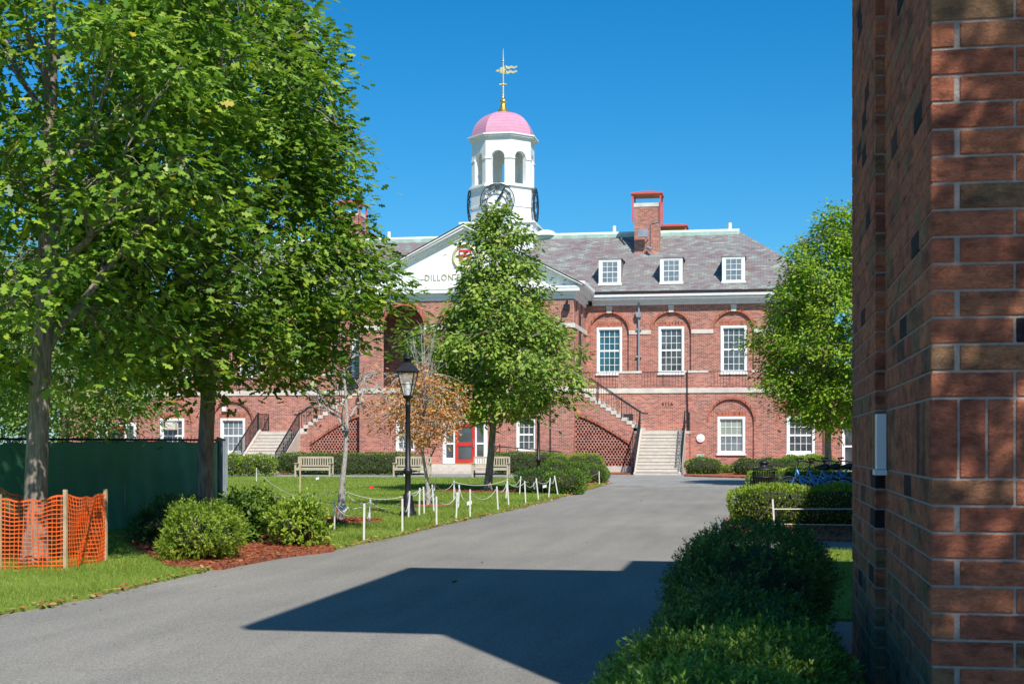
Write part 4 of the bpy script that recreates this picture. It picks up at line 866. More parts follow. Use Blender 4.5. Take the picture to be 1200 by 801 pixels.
# ---------------------------------------------------------------- ORANGE SAFETY FENCE
of = empty('safety_fence', (*BASE['oak1'],0), 'bright orange plastic mesh barrier on wooden posts around the left oak trunk', 'barrier')
OC = [GD(-75,17.6), GD(-8,18.9), GD(45,19.0), GD(124,17.9), GD(77,16.75), GD(0,16.6), GD(-80,16.9)]
hts = [.95,.98,.8,.9,.93,.88,.92]; low = [.03,.03,.02,.02,.03,.02,.03]
net = MB(); rg = random.Random(4); cell = .052; rowsn = 17
def netp(seg, f, g):
    a, b_ = OC[seg], OC[seg+1]; h = hts[seg]+(hts[seg+1]-hts[seg])*f; sag = -.09*math.sin(math.pi*f)*g*(.5 if seg in (4,5) else .5)
    L = math.hypot(b_[0]-a[0], b_[1]-a[1]); nx, ny = (b_[1]-a[1])/L, -(b_[0]-a[0])/L
    d = .05*math.sin(f*9+seg+g*3)*math.sin(math.pi*f)+.03*math.sin(g*7+f*14)*math.sin(math.pi*f)
    return Vector((a[0]+(b_[0]-a[0])*f+nx*d, a[1]+(b_[1]-a[1])*f+ny*d, .03+(h-.05)*g+sag+.012*math.sin(f*17+g*5)*g))
for s_ in range(len(OC)-1):
    a, b_ = OC[s_], OC[s_+1]; L = math.hypot(b_[0]-a[0], b_[1]-a[1]); n = max(3, int(L/cell))
    for j in range(rowsn+1):
        for i in range(n): net.bar(netp(s_, i/n, j/rowsn), netp(s_, (i+1)/n, j/rowsn), .004, .013 if j not in (0,rowsn) else .022)
    for i in range(n):
        for j in range(rowsn): net.bar(netp(s_, i/n, j/rowsn), netp(s_, i/n, (j+1)/rowsn), .008, .003)
net.build('mesh_net', M['orange'], of)
for i, c in enumerate(OC[:-1]): p = MB(); p.box(c[0]-.02,c[0]+.02,c[1]-.03,c[1]+.01,-.05,hts[i]+.04); p.build('post', M['rawwood'], of)

# ---------------------------------------------------------------- TREES
def prof_fn(zs, rs): return lambda z: np.interp(z, zs, rs)
def make_tree(name, label, base, tr, lean, fork, prof, off, nl, ncl, nlv, lsize, tmpl, mat, barkm, seed, group=None, csp=.30, top=None, droop=.35, flat=.55, limbr=.35, inner=.25, lobes=.2, twigs=True, cat='tree'):
    rg = np.random.default_rng(seed); zs, rs = prof; pf = prof_fn(zs, rs); z0, z1 = zs[0], zs[-1]
    root = empty(name, (base[0], base[1], 0), label, cat, group); tk = MB(); bx_, by_ = base
    # trunk
    nT = 12; tp = []; trd = []
    for i in range(nT+1):
        f = i/nT; z = -.1+f*(z1*.93); tp.append(Vector((bx_+lean[0]*f+off[0]*f*.8+.06*math.sin(f*7+seed), by_+lean[1]*f+off[1]*f*.8+.06*math.sin(f*6+2*seed), z)))
        trd.append(tr*((1-f)**.8*.93+.03)*(1+.55*math.exp(-z/.22)))
    # finer resolution near the ground for the root flare
    tk.tube([tp[0], tp[0].lerp(tp[1],.15), tp[0].lerp(tp[1],.4)]+tp[1:], [tr*1.5, tr*1.22, tr*1.03]+trd[1:], 14)
    def axis(z): f = (z+.1)/(z1*.93); i = min(nT-1, max(0,int(f*nT))); return tp[i].lerp(tp[i+1], max(0,min(1,f*nT-i))), tr*((1-f)**.8*.93+.03)
    pts = []; ga = rg.uniform(0,6.28)
    for i in range(nl):
        f = (i+.5)/nl; zb = fork+(z1*.9-fork)*f**1.1; a = ga+i*2.4+rg.uniform(-.3,.3); p0, r0 = axis(zb)
        zt = min(z1*.97, zb+(z1-zb)*rg.uniform(.12,.35)+.3); rr = max(.15, pf(zt))*rg.uniform(.75,.95)
        end = Vector((bx_+off[0]+rr*math.cos(a), by_+off[1]+rr*math.sin(a), zt-droop*rg.random()))
        mid = p0.lerp(end,.45)+Vector((0,0,.18*rr)); prev = []
        for k in range(9):
            t = k/8; q = p0*(1-t)**2+mid*2*t*(1-t)+end*t*t; q += Vector(rg.normal(0,.035,3)*(t>0)); prev.append(q)
        rl_ = [max(.012, r0*limbr*2*(1-k/8)**.85*.6+.012) for k in range(9)]
        tk.tube(prev, rl_, 7); pts += [(q, rl_[k]) for k, q in enumerate(prev) if k >= 2]
        for k in (3,4,5,6,7):
            for s_ in (-1,1):
                b0 = prev[k]; dr = (prev[min(8,k+1)]-prev[k-1]).normalized(); sd_ = dr.cross(Vector((0,0,1)))*s_
                L = rr*rg.uniform(.22,.45); e_ = b0+(dr*.7+sd_*.9+Vector((0,0,rg.uniform(-.1,.35))))*L; m_ = b0.lerp(e_,.5)+Vector((0,0,.05))
                r2 = rl_[k]*.5; tk.tube([b0,m_,e_],[r2,r2*.7,.008],5); pts += [(m_, r2*.6),(e_, .01)]
    PA = np.array([tuple(p) for p, _ in pts])
    # leaf clusters
    C = []
    lob = rg.uniform(0,6.28,6)
    while len(C) < ncl:
        z = rg.uniform(z0, z1); r = pf(z)
        if rg.random() > (r/max(rs))**1.3+.04: continue
        a = rg.uniform(0,6.28); e = 1+lobes*(.5*math.sin(3*a+lob[0]+z*1.1)+.5*math.sin(5*a+lob[1]-z*2.3)+.45*math.sin(z*4.1+lob[2]+2*a))
        rr = r*e*math.sqrt(rg.uniform(inner,1)); 
        C.append((bx_+off[0]+rr*math.cos(a), by_+off[1]+rr*math.sin(a), z+rg.normal(0,.08), rr/max(r,.1)))
    C = np.array(C)
    if twigs and len(PA):
        for c in C:
            dd = ((PA-c[:3])**2*np.array([1,1,1.6])).sum(1); j = int(dd.argmin()); p0 = Vector(PA[j]); p1 = Vector(c[:3])
            if (p1-p0).length > .12 and (p1-p0).length < 1.8: tk.tube([p0, p0.lerp(p1,.5)+Vector((0,0,.05)), p1], [.011,.008,.004], 3, cap=False)
    tk.build('trunk', barkm, root)
    n = len(C)*nlv; cc = np.repeat(C, nlv, 0); g = rg.normal(0,1,(n,3))*np.array([csp,csp,csp*flat]); Pp = cc[:,:3]+g; Pp[:,2] -= (g[:,0]**2+g[:,1]**2)*.25/csp
    out = cc[:,:3]-np.array([bx_+off[0],by_+off[1],0]); out[:,2] = 0; out = unit(out)
    D = unit(g*np.array([1,1,.4]))+.5*out+rg.normal(0,.45,(n,3)); D[:,2] -= droop
    U = rg.normal(0,.42,(n,3)); U[:,2] += 1.; U += .35*out
    S = lsize*rg.uniform(.6,1.15,n); ctint = rg.uniform(-.22,.22,len(C)); t = np.clip(rg.beta(2,2.2,n)*.86+np.repeat(ctint,nlv)*.7+.06, 0, .95); sp_ = rg.random(n) < .010; t[sp_] = rg.uniform(.965,1,sp_.sum())
    leaves('crown', Pp, D, U, S, tmpl, mat, root, t)
    return root
make_tree('oak_tree','large oak with pale mottled trunk standing inside the orange mesh barrier',BASE['oak1'],.155,(.1,0),2.35,([2.3,2.9,4,6,8,10,11.3],[.8,1.9,2.6,2.8,2.4,1.5,.3]),(0,.2),16,520,60,.16,OAK,M['oak'],M['bark'],11,'oaks beside the green fence',csp=.235,lobes=.2,inner=.34,flat=.42)
make_tree('oak_tree','broad oak leaning over the drive, its dark trunk against the end of the green fence',BASE['oak2'],.15,(.12,0),2.25,([2.5,2.95,3.95,4.8,5.45,6.2,7.2,8.6,10.1,11],[.9,2.1,2.65,2.5,1.85,2.3,2.15,1.5,.8,.3]),(.30,-.1),20,760,60,.16,OAK,M['oak'],M['bark'],23,'oaks beside the green fence',csp=.24,lobes=.15,flat=.42,inner=.36)
make_tree('shade_tree','smaller yellow green tree behind the green fence seen under the oaks',BASE['mid'],.14,(0,0),2.3,([1.9,2.6,4,5.5,7,8],[1.3,2.9,3.5,3.0,1.9,.3]),(.2,0),12,620,46,.15,LEAF,M['mid'],M['bark'],5,csp=.33)
make_tree('conical_tree','conical narrow leaved green tree on the lawn in front of the hall pediment',BASE['ctr'],.135,(.1,0),2.3,([2.4,2.8,3.5,4.4,5.6,6.5,7.4,8.3,9.2],[1.1,2.0,2.5,2.5,1.8,1.35,1.05,.65,.1]),(.32,0),22,500,52,.19,LEAF,M['ctr'],M['bark'],31,csp=.21,droop=.5,lobes=.36,limbr=.22)
make_tree('round_tree','dense bright green tree partly hidden by the near brick wall',BASE['right'],.15,(-.2,0),2.3,([2.2,2.8,3.8,5.2,7.0,8.6,10.0],[.8,1.9,2.5,2.75,2.35,1.5,.3]),(.30,0),18,1000,56,.165,LEAF,M['bright'],M['bark'],41,csp=.23,lobes=.2,inner=.3)
make_tree('maple_sapling','thin young tree with a small crown of orange brown leaves beside the lamp',BASE['aut'],.055,(0,0),1.35,([1.55,1.9,2.4,2.9,3.5],[.5,1.0,1.15,.95,.15]),(-.1,0),10,330,20,.085,LEAF,M['autumn'],M['barkpale'],51,csp=.12,lobes=.3,inner=.1)
make_tree('bare_sapling','slender pale barked sapling almost without leaves by the round rope pen',BASE['bare'],.065,(.05,0),1.55,([1.9,2.3,2.8,3.4,4.0],[.7,1.0,1.1,.8,.15]),(0,0),10,46,7,.085,LEAF,M['autumn'],M['barkpale'],61,csp=.12,inner=.3)
make_tree('shade_tree','leafy tree standing on the right behind the photographer, shading the near brick corner',(3.6,.7),.12,(-.3,.3),3.2,([4.2,4.8,6,7.2,8.2],[.9,1.7,2.0,1.5,.3]),(-.4,.5),10,75,95,.15,OAK,M['oak'],M['bark'],71,csp=.22)
# bare upright twigs above the orange crown
make_tree('shade_tree','background tree at the far left edge behind the green fence',GD(-30,47),.15,(0,0),2.3,([1.4,2.6,4.5,7,9],[1.6,3.2,3.9,2.8,.3]),(0,0),12,600,40,.19,LEAF,M['mid'],M['bark'],6,csp=.36)
tw = MB(); bx_, by_ = BASE['aut']; rg = random.Random(9)
sap = [o for o in bpy.data.objects if o.name.startswith('maple_sapling')][0]
for k in range(16):
    a = rg.uniform(0,6.28); z = rg.uniform(2.2,2.9); r = rg.uniform(.25,.6); h = rg.uniform(1.1,1.9)
    p0 = Vector((bx_-.05,by_,z-.2)); p1 = p0+Vector((r*.35*math.cos(a),r*.35*math.sin(a),h*.45)); p2 = p0+Vector((r*math.cos(a),r*math.sin(a),h)); tw.tube([p0,p1,p2],[.014,.009,.003],4,cap=False)
    for q in range(3): f = rg.uniform(.4,.9); s0 = p1.lerp(p2,f); tw.tube([s0,s0+Vector((rg.uniform(-.2,.2),rg.uniform(-.2,.2),rg.uniform(.15,.4)))],[.005,.002],3,cap=False)
tw.build('bare_twigs', M['barkpale'], sap)

# ---------------------------------------------------------------- SHRUBS AND HEDGES
def shrub(name, label, c, dims, mat, p=2.4, dens=1500, ls=.035, seed=1, group=None, tmpl=LEAF, rough=.05, cat='shrub', z0=.0, spray=.0, up=.5, coreM='hedgecore', twig=False, shoots=0, slen=.07, lump=1.):
    rg = np.random.default_rng(seed); a = np.array([dims[0]/2, dims[1]/2, dims[2]/2]); root = empty(name, (c[0],c[1],0), label, cat, group)
    if shoots: dens = dens/shoots
    ctr = np.array([c[0],c[1],z0+dims[2]/2]); A_ = np.array([a[1]*a[2],a[1]*a[2],a[0]*a[2],a[0]*a[2],a[0]*a[1],a[0]*a[1]*.3])*4
    n = int(dens*A_.sum()*(.8)); f = rg.choice(6, n, p=A_/A_.sum()); q = rg.uniform(-1,1,(n,3))
    for i in range(6): m_ = f == i; q[m_, i//2] = 1 if i%2 == 0 else -1
    nrm = (np.abs(q)**p).sum(1)**(1/p); s = q/nrm[:,None]; nn = unit(np.sign(s)*np.abs(s)**(p-1)/a)
    ph = rg.uniform(0,6.28,6); W_ = s*a
    bump = rough*(np.sin(W_[:,0]*9+ph[0])*np.sin(W_[:,1]*8+ph[1])+np.sin(W_[:,2]*11+ph[2]+W_[:,0]*5)+.6*np.sin(W_[:,0]*23+ph[3])*np.sin(W_[:,2]*21+ph[4]+W_[:,1]*17))
    dpt = rg.exponential(.035,n)-.01+spray*rg.random(n)*-1
    Pp = ctr+W_+nn*(bump-dpt)[:,None]; D = nn+rg.normal(0,.55,(n,3)); D[:,2] += up; U = rg.normal(0,1,(n,3)); U[:,2] += .6
    Pp[:,2] = np.maximum(Pp[:,2], .05)
    # clumped shade of the leaves themselves
    t = np.clip(rg.beta(2.2,2.2,n)+.16*np.sin(W_[:,0]*6+ph[5])*np.sin(W_[:,2]*7+W_[:,1]*5),0,1)
    if shoots:
        ax = unit(D); sl = slen*rg.uniform(.5,1.5,n); k_ = shoots; Pp = np.repeat(Pp,k_,0); ax = np.repeat(ax,k_,0); sl = np.repeat(sl,k_); t = np.clip(np.repeat(t,k_)+rg.normal(0,.06,n*k_),0,1); n = n*k_
        f_ = rg.random(n); Pp = Pp+ax*(sl*f_)[:,None]; r_ = rg.normal(0,1,(n,3)); r_ = unit(r_-ax*(r_*ax).sum(1)[:,None]); D = ax*(.35+.9*f_)[:,None]+r_; U = ax+rg.normal(0,.2,(n,3)); t = np.clip(t+.22*f_-.1,0,1)
    leaves('foliage', Pp, D, U, ls*rg.uniform(.6,1.3,n), tmpl, mat, root, t)
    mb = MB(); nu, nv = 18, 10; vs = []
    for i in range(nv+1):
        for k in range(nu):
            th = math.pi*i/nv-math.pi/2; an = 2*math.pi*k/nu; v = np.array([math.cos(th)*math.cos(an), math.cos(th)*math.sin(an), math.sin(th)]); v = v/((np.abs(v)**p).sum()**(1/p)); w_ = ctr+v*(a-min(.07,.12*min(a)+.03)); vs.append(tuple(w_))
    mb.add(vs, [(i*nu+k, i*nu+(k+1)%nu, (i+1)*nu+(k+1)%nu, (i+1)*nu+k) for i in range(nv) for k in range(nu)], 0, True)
    mb.tube([(c[0],c[1],-.05),(c[0],c[1],z0+.1)],.04,6); mb.build('shade_core', M[coreM], root)  # solid dark blob added to block see-through, with a short stem
    return root
def hb(px0, px1, yb, yt, dY, z0=0):
    """shrub box from its left, right, foot and top in the photo"""
    x, Y = G((px0+px1)/2, yb, z0); Yc = Y+dY/2; x0, x1 = XA(px0, Yc), XA(px1, Yc); h = ZA((px0+px1)/2, yt, Yc)
    return ((x0+x1)/2, Yc), (x1-x0, dY, max(.3,h))
def H(name, label, px0, px1, yb, yt, dY, mat, **k):
    c, d = hb(px0, px1, yb, yt, dY); return shrub(name, label, c, d, M[mat], **k)
g1 = 'shrubs at the bend beside the drive'
H('round_shrub','sunlit lime green round shrub, nearest of the group beside the drive bend',196,276,662,600,.8,'hedgelime',dens=10000,ls=.034,seed=1,group=g1,rough=.06,p=2.1,up=.4,spray=.08,shoots=12,slen=.08,tmpl=QUAD)
H('round_shrub','dark shaded shrub just behind and left of the lime green round shrub',162,240,641,592,1.0,'hedgeshade',dens=5000,ls=.04,seed=2,group=g1,rough=.07,p=2.4,shoots=10,slen=.1,tmpl=QUAD)
H('round_shrub','dark green loose shrub between the lime green one and the twiggy one',264,312,640,587,.7,'hedge',dens=2600,ls=.06,seed=3,group=g1,rough=.07,p=2.1,spray=.1,up=.9,shoots=6,slen=.12)
H('round_shrub','twiggy yellow green shrub, rightmost beside the drive bend',326,374,644,591,.6,'hedgelime',dens=2600,ls=.055,seed=4,group=g1,rough=.07,p=2.2,spray=.1,up=.9,shoots=6,slen=.12)
# hedges near the hall
g2 = 'clipped hedges in front of the hall'
H('clipped_hedge','long dark clipped hedge behind the left bench in front of the brick lattice',323,492,556.5,531,.9,'hedge',p=7,dens=420,ls=.075,seed=5,group=g2,rough=.035,cat='hedge')
H('clipped_hedge','clipped hedge right of the red entrance doors behind the right bench',578,662,556,530.5,.9,'hedge',p=6,dens=420,ls=.075,seed=6,group=g2,rough=.04,cat='hedge')
for i, (a, b_) in enumerate(((262,282),(281,302),(300,322))):
    H('low_shrub',['leftmost','middle','rightmost'][i]+' of three loose low shrubs below the left staircase',a,b_,558,535,1.1,'hedgelime',dens=500,ls=.08,seed=7+i,group='loose low shrubs below the left staircase',rough=.08,p=2.4,spray=.1)
g3 = 'hedge shrubs at the lawn corner'
for i, (a, b_, yb, yt, m, lb) in enumerate((
    (606,652,579,550,'hedgeshade','dark shaded front shrub at the left end of the lawn corner clump'),
    (632,690,571,541,'hedge','flat topped hedge around the second lamp post'),
    (640,684,580,552,'hedge','sunlit front shrub with twiggy foot beside the white stakes'),
    (678,712,567,545,'hedge','rounded shrub at the right end of the lawn corner clump'),
    (642,668,560,533,'hedgelime','small light shrub behind the clump, left one'),(664,690,560,532,'hedgelime','small light shrub behind the clump, middle one'),(683,707,560,531.5,'hedgelime','small light shrub behind the clump, nearest the lattice'))):
    H('corner_shrub',lb,a,b_,yb,yt,1.4 if i < 4 else 1.0,m,dens=900 if i < 4 else 600,ls=.055,seed=20+i,group=g3,rough=.05,p=3.2)
g4 = 'hedges along the right side'
H('clipped_hedge','sunlit small hedge at the right foot of the right staircase',803,846,557,537.5,1.4,'hedge',dens=420,ls=.075,seed=31,group=g4,p=3,cat='hedge')
H('clipped_hedge','long dark low hedge under the right ground floor windows',858,942,558,538.5,1.6,'hedgeshade',dens=420,ls=.075,seed=32,group=g4,p=4,cat='hedge')  # tree shadow over this hedge is painted by the darker leaves
H('round_shrub','broad lime green mound beneath the far right window',905,986,556.5,534,2.2,'hedgelime',dens=400,ls=.08,seed=33,group=g4,p=2.3)
H('low_plant','small pale green plant between two dark hedges under the window',842,860,556,546,.7,'hedgelime',dens=500,ls=.08,seed=34,p=2.2,cat='plant')
# clipped boxes crossing behind the near wall
c, d = hb(856,1020,619,575,1.25); shrub('clipped_hedge','thick box cut hedge behind the white rope, bright left end and shaded right end',(c[0]+.9,c[1]),(d[0]+1.8,1.25,.72),M['hedgelime'],p=8,dens=1500,ls=.05,seed=35,group=g4,rough=.03,cat='hedge')
c, d = hb(876,1010,577,556,1.2); shrub('clipped_hedge','second box cut hedge just behind the litter bin and bicycles',(c[0]+.9,c[1]),(d[0]+1.8,1.2,.72),M['hedgelime'],p=8,dens=800,ls=.06,seed=36,group=g4,rough=.03,cat='hedge')
# foreground yews
g5 = 'yew shrubs along the near brick wall'
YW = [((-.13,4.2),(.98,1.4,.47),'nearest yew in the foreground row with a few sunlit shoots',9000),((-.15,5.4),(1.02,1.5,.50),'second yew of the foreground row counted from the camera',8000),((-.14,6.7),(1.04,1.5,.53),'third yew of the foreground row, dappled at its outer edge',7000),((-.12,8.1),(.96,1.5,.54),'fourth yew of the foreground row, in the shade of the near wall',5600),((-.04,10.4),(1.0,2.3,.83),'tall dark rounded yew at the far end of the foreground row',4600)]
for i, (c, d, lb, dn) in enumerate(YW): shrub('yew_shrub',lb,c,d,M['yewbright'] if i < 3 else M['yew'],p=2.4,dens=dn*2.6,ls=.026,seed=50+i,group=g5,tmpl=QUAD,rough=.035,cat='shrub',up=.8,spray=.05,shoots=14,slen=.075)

# ---------------------------------------------------------------- BENCHES
def make_bench():
    b = empty('park_bench', (0,0,0), 'x', 'bench', 'teak benches along the path')
    W_ = 1.66
    s = MB()
    for k in range(5): s.box(-W_/2+.05,W_/2-.05,-.24+k*.095,-.155+k*.095,.42,.445)
    s.box(-W_/2+.07,W_/2-.07,-.25,-.225,.33,.418); s.build('seat', M['wood'], b, bevel=.004)
    s = MB(); s.box(-W_/2+.06,W_/2-.06,.235,.275,.86,.95); s.box(-W_/2+.06,W_/2-.06,.225,.26,.50,.56)
    for k in range(13): x = -W_/2+.16+k*(W_-.32)/12; s.box(x-.027,x+.027,.235,.262,.563,.857)
    s.build('backrest', M['wood'], b, bevel=.003)
    for sx in (-1,1):
        x = sx*(W_/2-.03); s = MB(); s.box(x-.035,x+.035,-.26,-.19,0,.62); s.build('leg', M['wood'], b, bevel=.004); s = MB(); s.box(x-.034,x+.034,.22,.285,0,.93); s.build('leg', M['wood'], b, bevel=.004)
        s = MB(); s.box(x-.045,x+.045,-.31,.22,.623,.66); s.build('armrest', M['wood'], b, bevel=.005)
        s = MB(); s.box(x-.02,x+.02,-.19,.22,.14,.19); s.build('side_rail', M['wood'], b)
    s = MB(); s.box(-W_/2+.05,W_/2-.05,-.03,.03,.13,.2); s.build('stretcher', M['iron'], b)
    return b
b0 = make_bench()
for i, (px, lb) in enumerate(((366,'left teak bench in front of the long clipped hedge'),(481.5,'middle teak bench behind the black lamp post'),(574,'right teak bench in front of the entrance steps and behind the conical tree'))):
    o = b0 if i == 0 else copy_tree(b0)
    x, y = G(px, 559.7); o.location = (x, y+.25, .012); o['label'] = lb

# ---------------------------------------------------------------- LAMP POSTS
def make_lamp():
    l = empty('street_lamp', (0,0,0), 'x', 'lamp', 'black lantern lamp posts')
    s = MB(); s.lathe([(.17,0),(.17,.10),(.14,.13),(.13,.30),(.105,.36),(.10,.44),(.075,.47),(.062,.52),(.062,.86),(.085,.88),(.10,.93),(.085,.98),(.058,1.0),(.05,2.25),(.065,2.27),(.065,2.30),(.045,2.33),(.045,2.40),(.10,2.44),(.11,2.47)],(0,0,0),16); s.build('post', M['iron'], l)
    s = MB(); 
    for k in range(4):
        a = math.pi/4+k*math.pi/2; s.bar((.10*math.cos(a),.10*math.sin(a),2.47),(.245*math.cos(a),.245*math.sin(a),2.96),.02)
        b_ = a+math.pi/2; s.bar((.245*math.cos(a),.245*math.sin(a),2.96),(.245*math.cos(b_),.245*math.sin(b_),2.96),.022); s.bar((.10*math.cos(a),.10*math.sin(a),2.48),(.10*math.cos(b_),.10*math.sin(b_),2.48),.02)
        for f in (.5,): s.bar((.172*math.cos(a),.172*math.sin(a),2.715),(.172*math.cos(b_),.172*math.sin(b_),2.715),.008)
    s.build('lantern_frame', M['iron'], l)
    s = MB(); s.lathe([(.095,2.475),(.235,2.95)],(0,0,0),4,0,math.pi/4,False); s.build('lantern_glass', M['lampclear'], l)
    s = MB(); s.lathe([(.03,2.48),(.045,2.6),(.05,2.75),(.02,2.82)],(0,0,0),10); s.build('bulb', M['plastic'], l)
    s = MB(); s.lathe([(.29,2.965),(.29,2.985),(.12,3.14),(.115,3.15)],(0,0,0),4,0,math.pi/4,False); s.lathe([(.07,3.15),(.07,3.22),(.11,3.235),(.10,3.26),(.05,3.29),(.025,3.31),(.035,3.345),(.0,3.39)],(0,0,0),12); s.build('lantern_cap', M['iron'], l)
    return l
gm, t, b = newmat('clear lantern glass'); b.inputs['Base Color'].default_value = (.9,.92,.9,1); b.inputs['Roughness'].default_value = .05; b.inputs['Alpha'].default_value = .28; M['lampclear'] = gm
l0 = make_lamp(); x, y = GD(478,29.2); l0.location = (x,y,.02); l0['label'] = 'black lantern lamp post standing on the lawn in front of the orange sapling'
l1 = copy_tree(l0); x, y = GD(631,50.5); l1.location = (x,y,.02); l1['label'] = 'black lamp post rising from the corner shrubs, its lantern hidden in the conical tree'

# ---------------------------------------------------------------- STAKES, ROPES, FLAGS
Z9 = lambda x, y: (450+x/4, 500+y/4)
Z8 = lambda x, y: (250+x/4.8, 500+y/4.8)
ST = {}
raw = {'a':(Z8(680,415),Z8(680,582)),'b':(Z8(737,347),Z8(729,530)),'c':(Z8(848,430),Z8(847,643)),'d':(Z8(882,405),Z8(878,555)),'e':(Z8(1062,402),Z8(1064,588)),'f':(Z9(120,300),Z9(114,425)),'g':(Z9(167,285),Z9(165,415)),'h':(Z9(184,280),Z9(190,410)),'i':(Z9(225,270),Z9(236,397)),'j':(Z9(238,260),Z9(231,360)),'k':(Z9(245,325),Z9(247,460)),'l':(Z9(328,250),Z9(328,340)),'m':(Z9(352,270),Z9(348,380)),'n':(Z9(343,305),Z9(338,430)),'o':(Z9(403,292),Z9(404,422)),'p':(Z9(528,278),Z9(536,388)),'q':(Z9(578,240),Z9(571,335)),'r':(Z9(577,250),Z9(586,368)),'s':(Z9(641,230),Z9(635,316)),'t':(Z9(659,253),Z9(665,358)),'u':(Z9(699,237),Z9(694,308)),'v':(Z9(713,240),Z9(726,342)),'w':(Z9(779,238),Z9(771,333)),'x':(Z9(799,228),Z9(818,320)),'y':(Z9(1008,207),Z9(1010,270)),'z':(Z9(930,222),Z9(946,268)),'L':(Z8(242,230),Z8(243,310))}
where = {'a':'left of the bare sapling','b':'just behind the bare sapling','c':'at the road edge in front of the bare sapling','d':'right of the bare sapling','e':'at the road edge left of the lamp post','f':'touching the right side of the lamp base','g':'first to the right of the lamp base','h':'second to the right of the lamp base','i':'leaning, just right of the orange sapling trunk','j':'behind the leaning stake beside the orange sapling','k':'at the road edge in front of the orange sapling','l':'far one on the lawn between orange sapling and conical tree','m':'in the pair left of the conical tree, far one','n':'in the pair left of the conical tree, near one','o':'at the road edge beside the small white flag','p':'at the road edge in front of the conical tree trunk','q':'right of the conical tree, back one of the crossed pair','r':'right of the conical tree, front one of the crossed pair','s':'left of the dark corner shrub','t':'at the road edge before the corner shrubs','u':'close in front of the dark corner shrub','v':'leaning right in front of the corner shrubs','w':'in front of the twiggy corner shrub beside a white tag','x':'leaning most, at the mulch end of the corner shrubs','y':'last one at the far right corner of the lawn','z':'leaning, between the corner shrubs and the last stake','L':'far left one near the low shrubs below the staircase'}
def make_stake(key, tp, bp_, mat='stake', r=.0145):
    x, y = G(*bp_, .03); d = dep(x, y); s = 1667/d; h = (bp_[1]-tp[1])/s; lx = (tp[0]-bp_[0])/s
    o = MB(); o.bar((x,y,-.05),(x+lx,y+.02,h+.03),r*2,r*1.4); ob = o.build('rope_stake', M[mat], loc=(x,y,0)); ST[key] = Vector((x+lx,y+.01,h-.015)); return ob
for k, (tp, bp_) in raw.items():
    tag(make_stake(k, tp, bp_), 'thin white rope stake '+where[k], 'stake', 'white rope stakes around the lawn trees')
tag(make_stake('W', Z8(488,170), Z8(488,372), 'rawwood', .022), 'bare wooden stake with a dark top in front of the left bench', 'stake')
ropes = [('Labd',['L','a','d'],'white rope from the far left stake to the bare sapling pen'),('pen',['a','c','d','b','a'],'white rope pen around the bare sapling'),('lamp',['d','e','f','g','i','k'],'sagging white rope passing the foot of the lamp post'),('mid',['j','l','m','n','k'],'white rope between the orange sapling and the conical tree'),('ctr',['o','p','r','q','l'],'white rope in front of the conical tree trunk'),('ctr2',['m','o'],'short white rope left of the conical tree'),('far',['q','s','u','v','w','x'],'white rope in front of the corner shrubs'),('t',['r','t','v'],'white rope along the road edge before the corner shrubs'),('end',['z','y'],'short white rope at the last two stakes on the lawn corner'),('back',['b','h','j'],'white rope crossing the lawn behind the lamp post')]
for nm, ks, lb in ropes:
    r_ = MB(); prev = None; pts = []
    for a, b_ in zip(ks[:-1], ks[1:]):
        p, q = ST[a], ST[b_]; L = (q-p).length; sag = min(.28, .04+.05*L)
        for i in range(9 if b_ == ks[-1] else 8): f = i/8; pts.append(p.lerp(q,f)-Vector((0,0,sag*4*f*(1-f))))
    r_.tube(pts, .0065, 5); ob = r_.build('rope', M['rope'], loc=tuple(pts[0])); tag(ob, lb, 'rope', 'white ropes on the lawn')
# long rope toward the left lawn
def free_rope(pp, lb, z=.25, grp='white ropes on the lawn', r=.0065):
    r_ = MB(); r_.tube(pp, r, 5); tag(r_.build('rope', M['rope'], loc=tuple(pp[0])), lb, 'rope', grp)
pA = ST['b']; x, y = G(255,582,.15); P0 = Vector((x,y,.28)); free_rope([P0.lerp(pA,i/10)-Vector((0,0,.8*(i/10)*(1-i/10)*.6)) for i in range(11)], 'long sagging white rope from the fence end to the bare sapling')
# right side rope fence in front of the box hedge
sa = make_stake('R1', (905.5,584.5), (908,619)); tag(sa, 'white rope stake in front of the box cut hedge on the right', 'stake', 'rope stakes on the right')
sb = make_stake('R2', (843,611), (843,640), 'greypipe', .022); tag(sb, 'grey stake showing above the foreground yews', 'stake')
xx, yy = GD(1040,25.2); free_rope([ST['R1']-Vector((0,0,.13)), Vector((xx,yy,ST['R1'].z-.14))], 'taut white rope in front of the box cut hedge', grp='white ropes beside the right hedge', r=.011)
xx, yy = GD(888,25.6); free_rope([ST['R1']-Vector((0,0,.03)), Vector((xx,yy,.12))], 'slanting white rope tied to the stake before the box cut hedge', grp='white ropes beside the right hedge', r=.010)
xx, yy = GD(1040,24.6); x2, y2 = GD(885,24.8); free_rope([Vector((x2,y2,.12)), Vector((xx,yy,.10))], 'low white rope near the mulch in front of the box cut hedge', grp='white ropes beside the right hedge', r=.008)
def flag(px, py, mat, lb, h=.28, w_=.11):
    x, y = G(px, py+10, .03); s = 1667/dep(x,y); h = 12/s+.02
    e = empty('marker_flag', (x,y,0), lb, 'flag', 'small marker flags on the lawn'); o = MB(); o.tube([(x,y,-.02),(x,y,h+.05)],.004,4); o.build('wire', M['alu'], e)
    o = MB(); o.add([(x,y,h),(x+w_,y+.02,h+.03),(x+w_,y+.03,h-.05),(x,y,h-.08),(x,y+.003,h),(x+w_,y+.023,h+.03),(x+w_,y+.033,h-.05),(x,y+.003,h-.08)],[(0,1,2,3),(7,6,5,4),(0,4,5,1),(2,6,7,3)]); o.build('flag_cloth', M[mat], e)
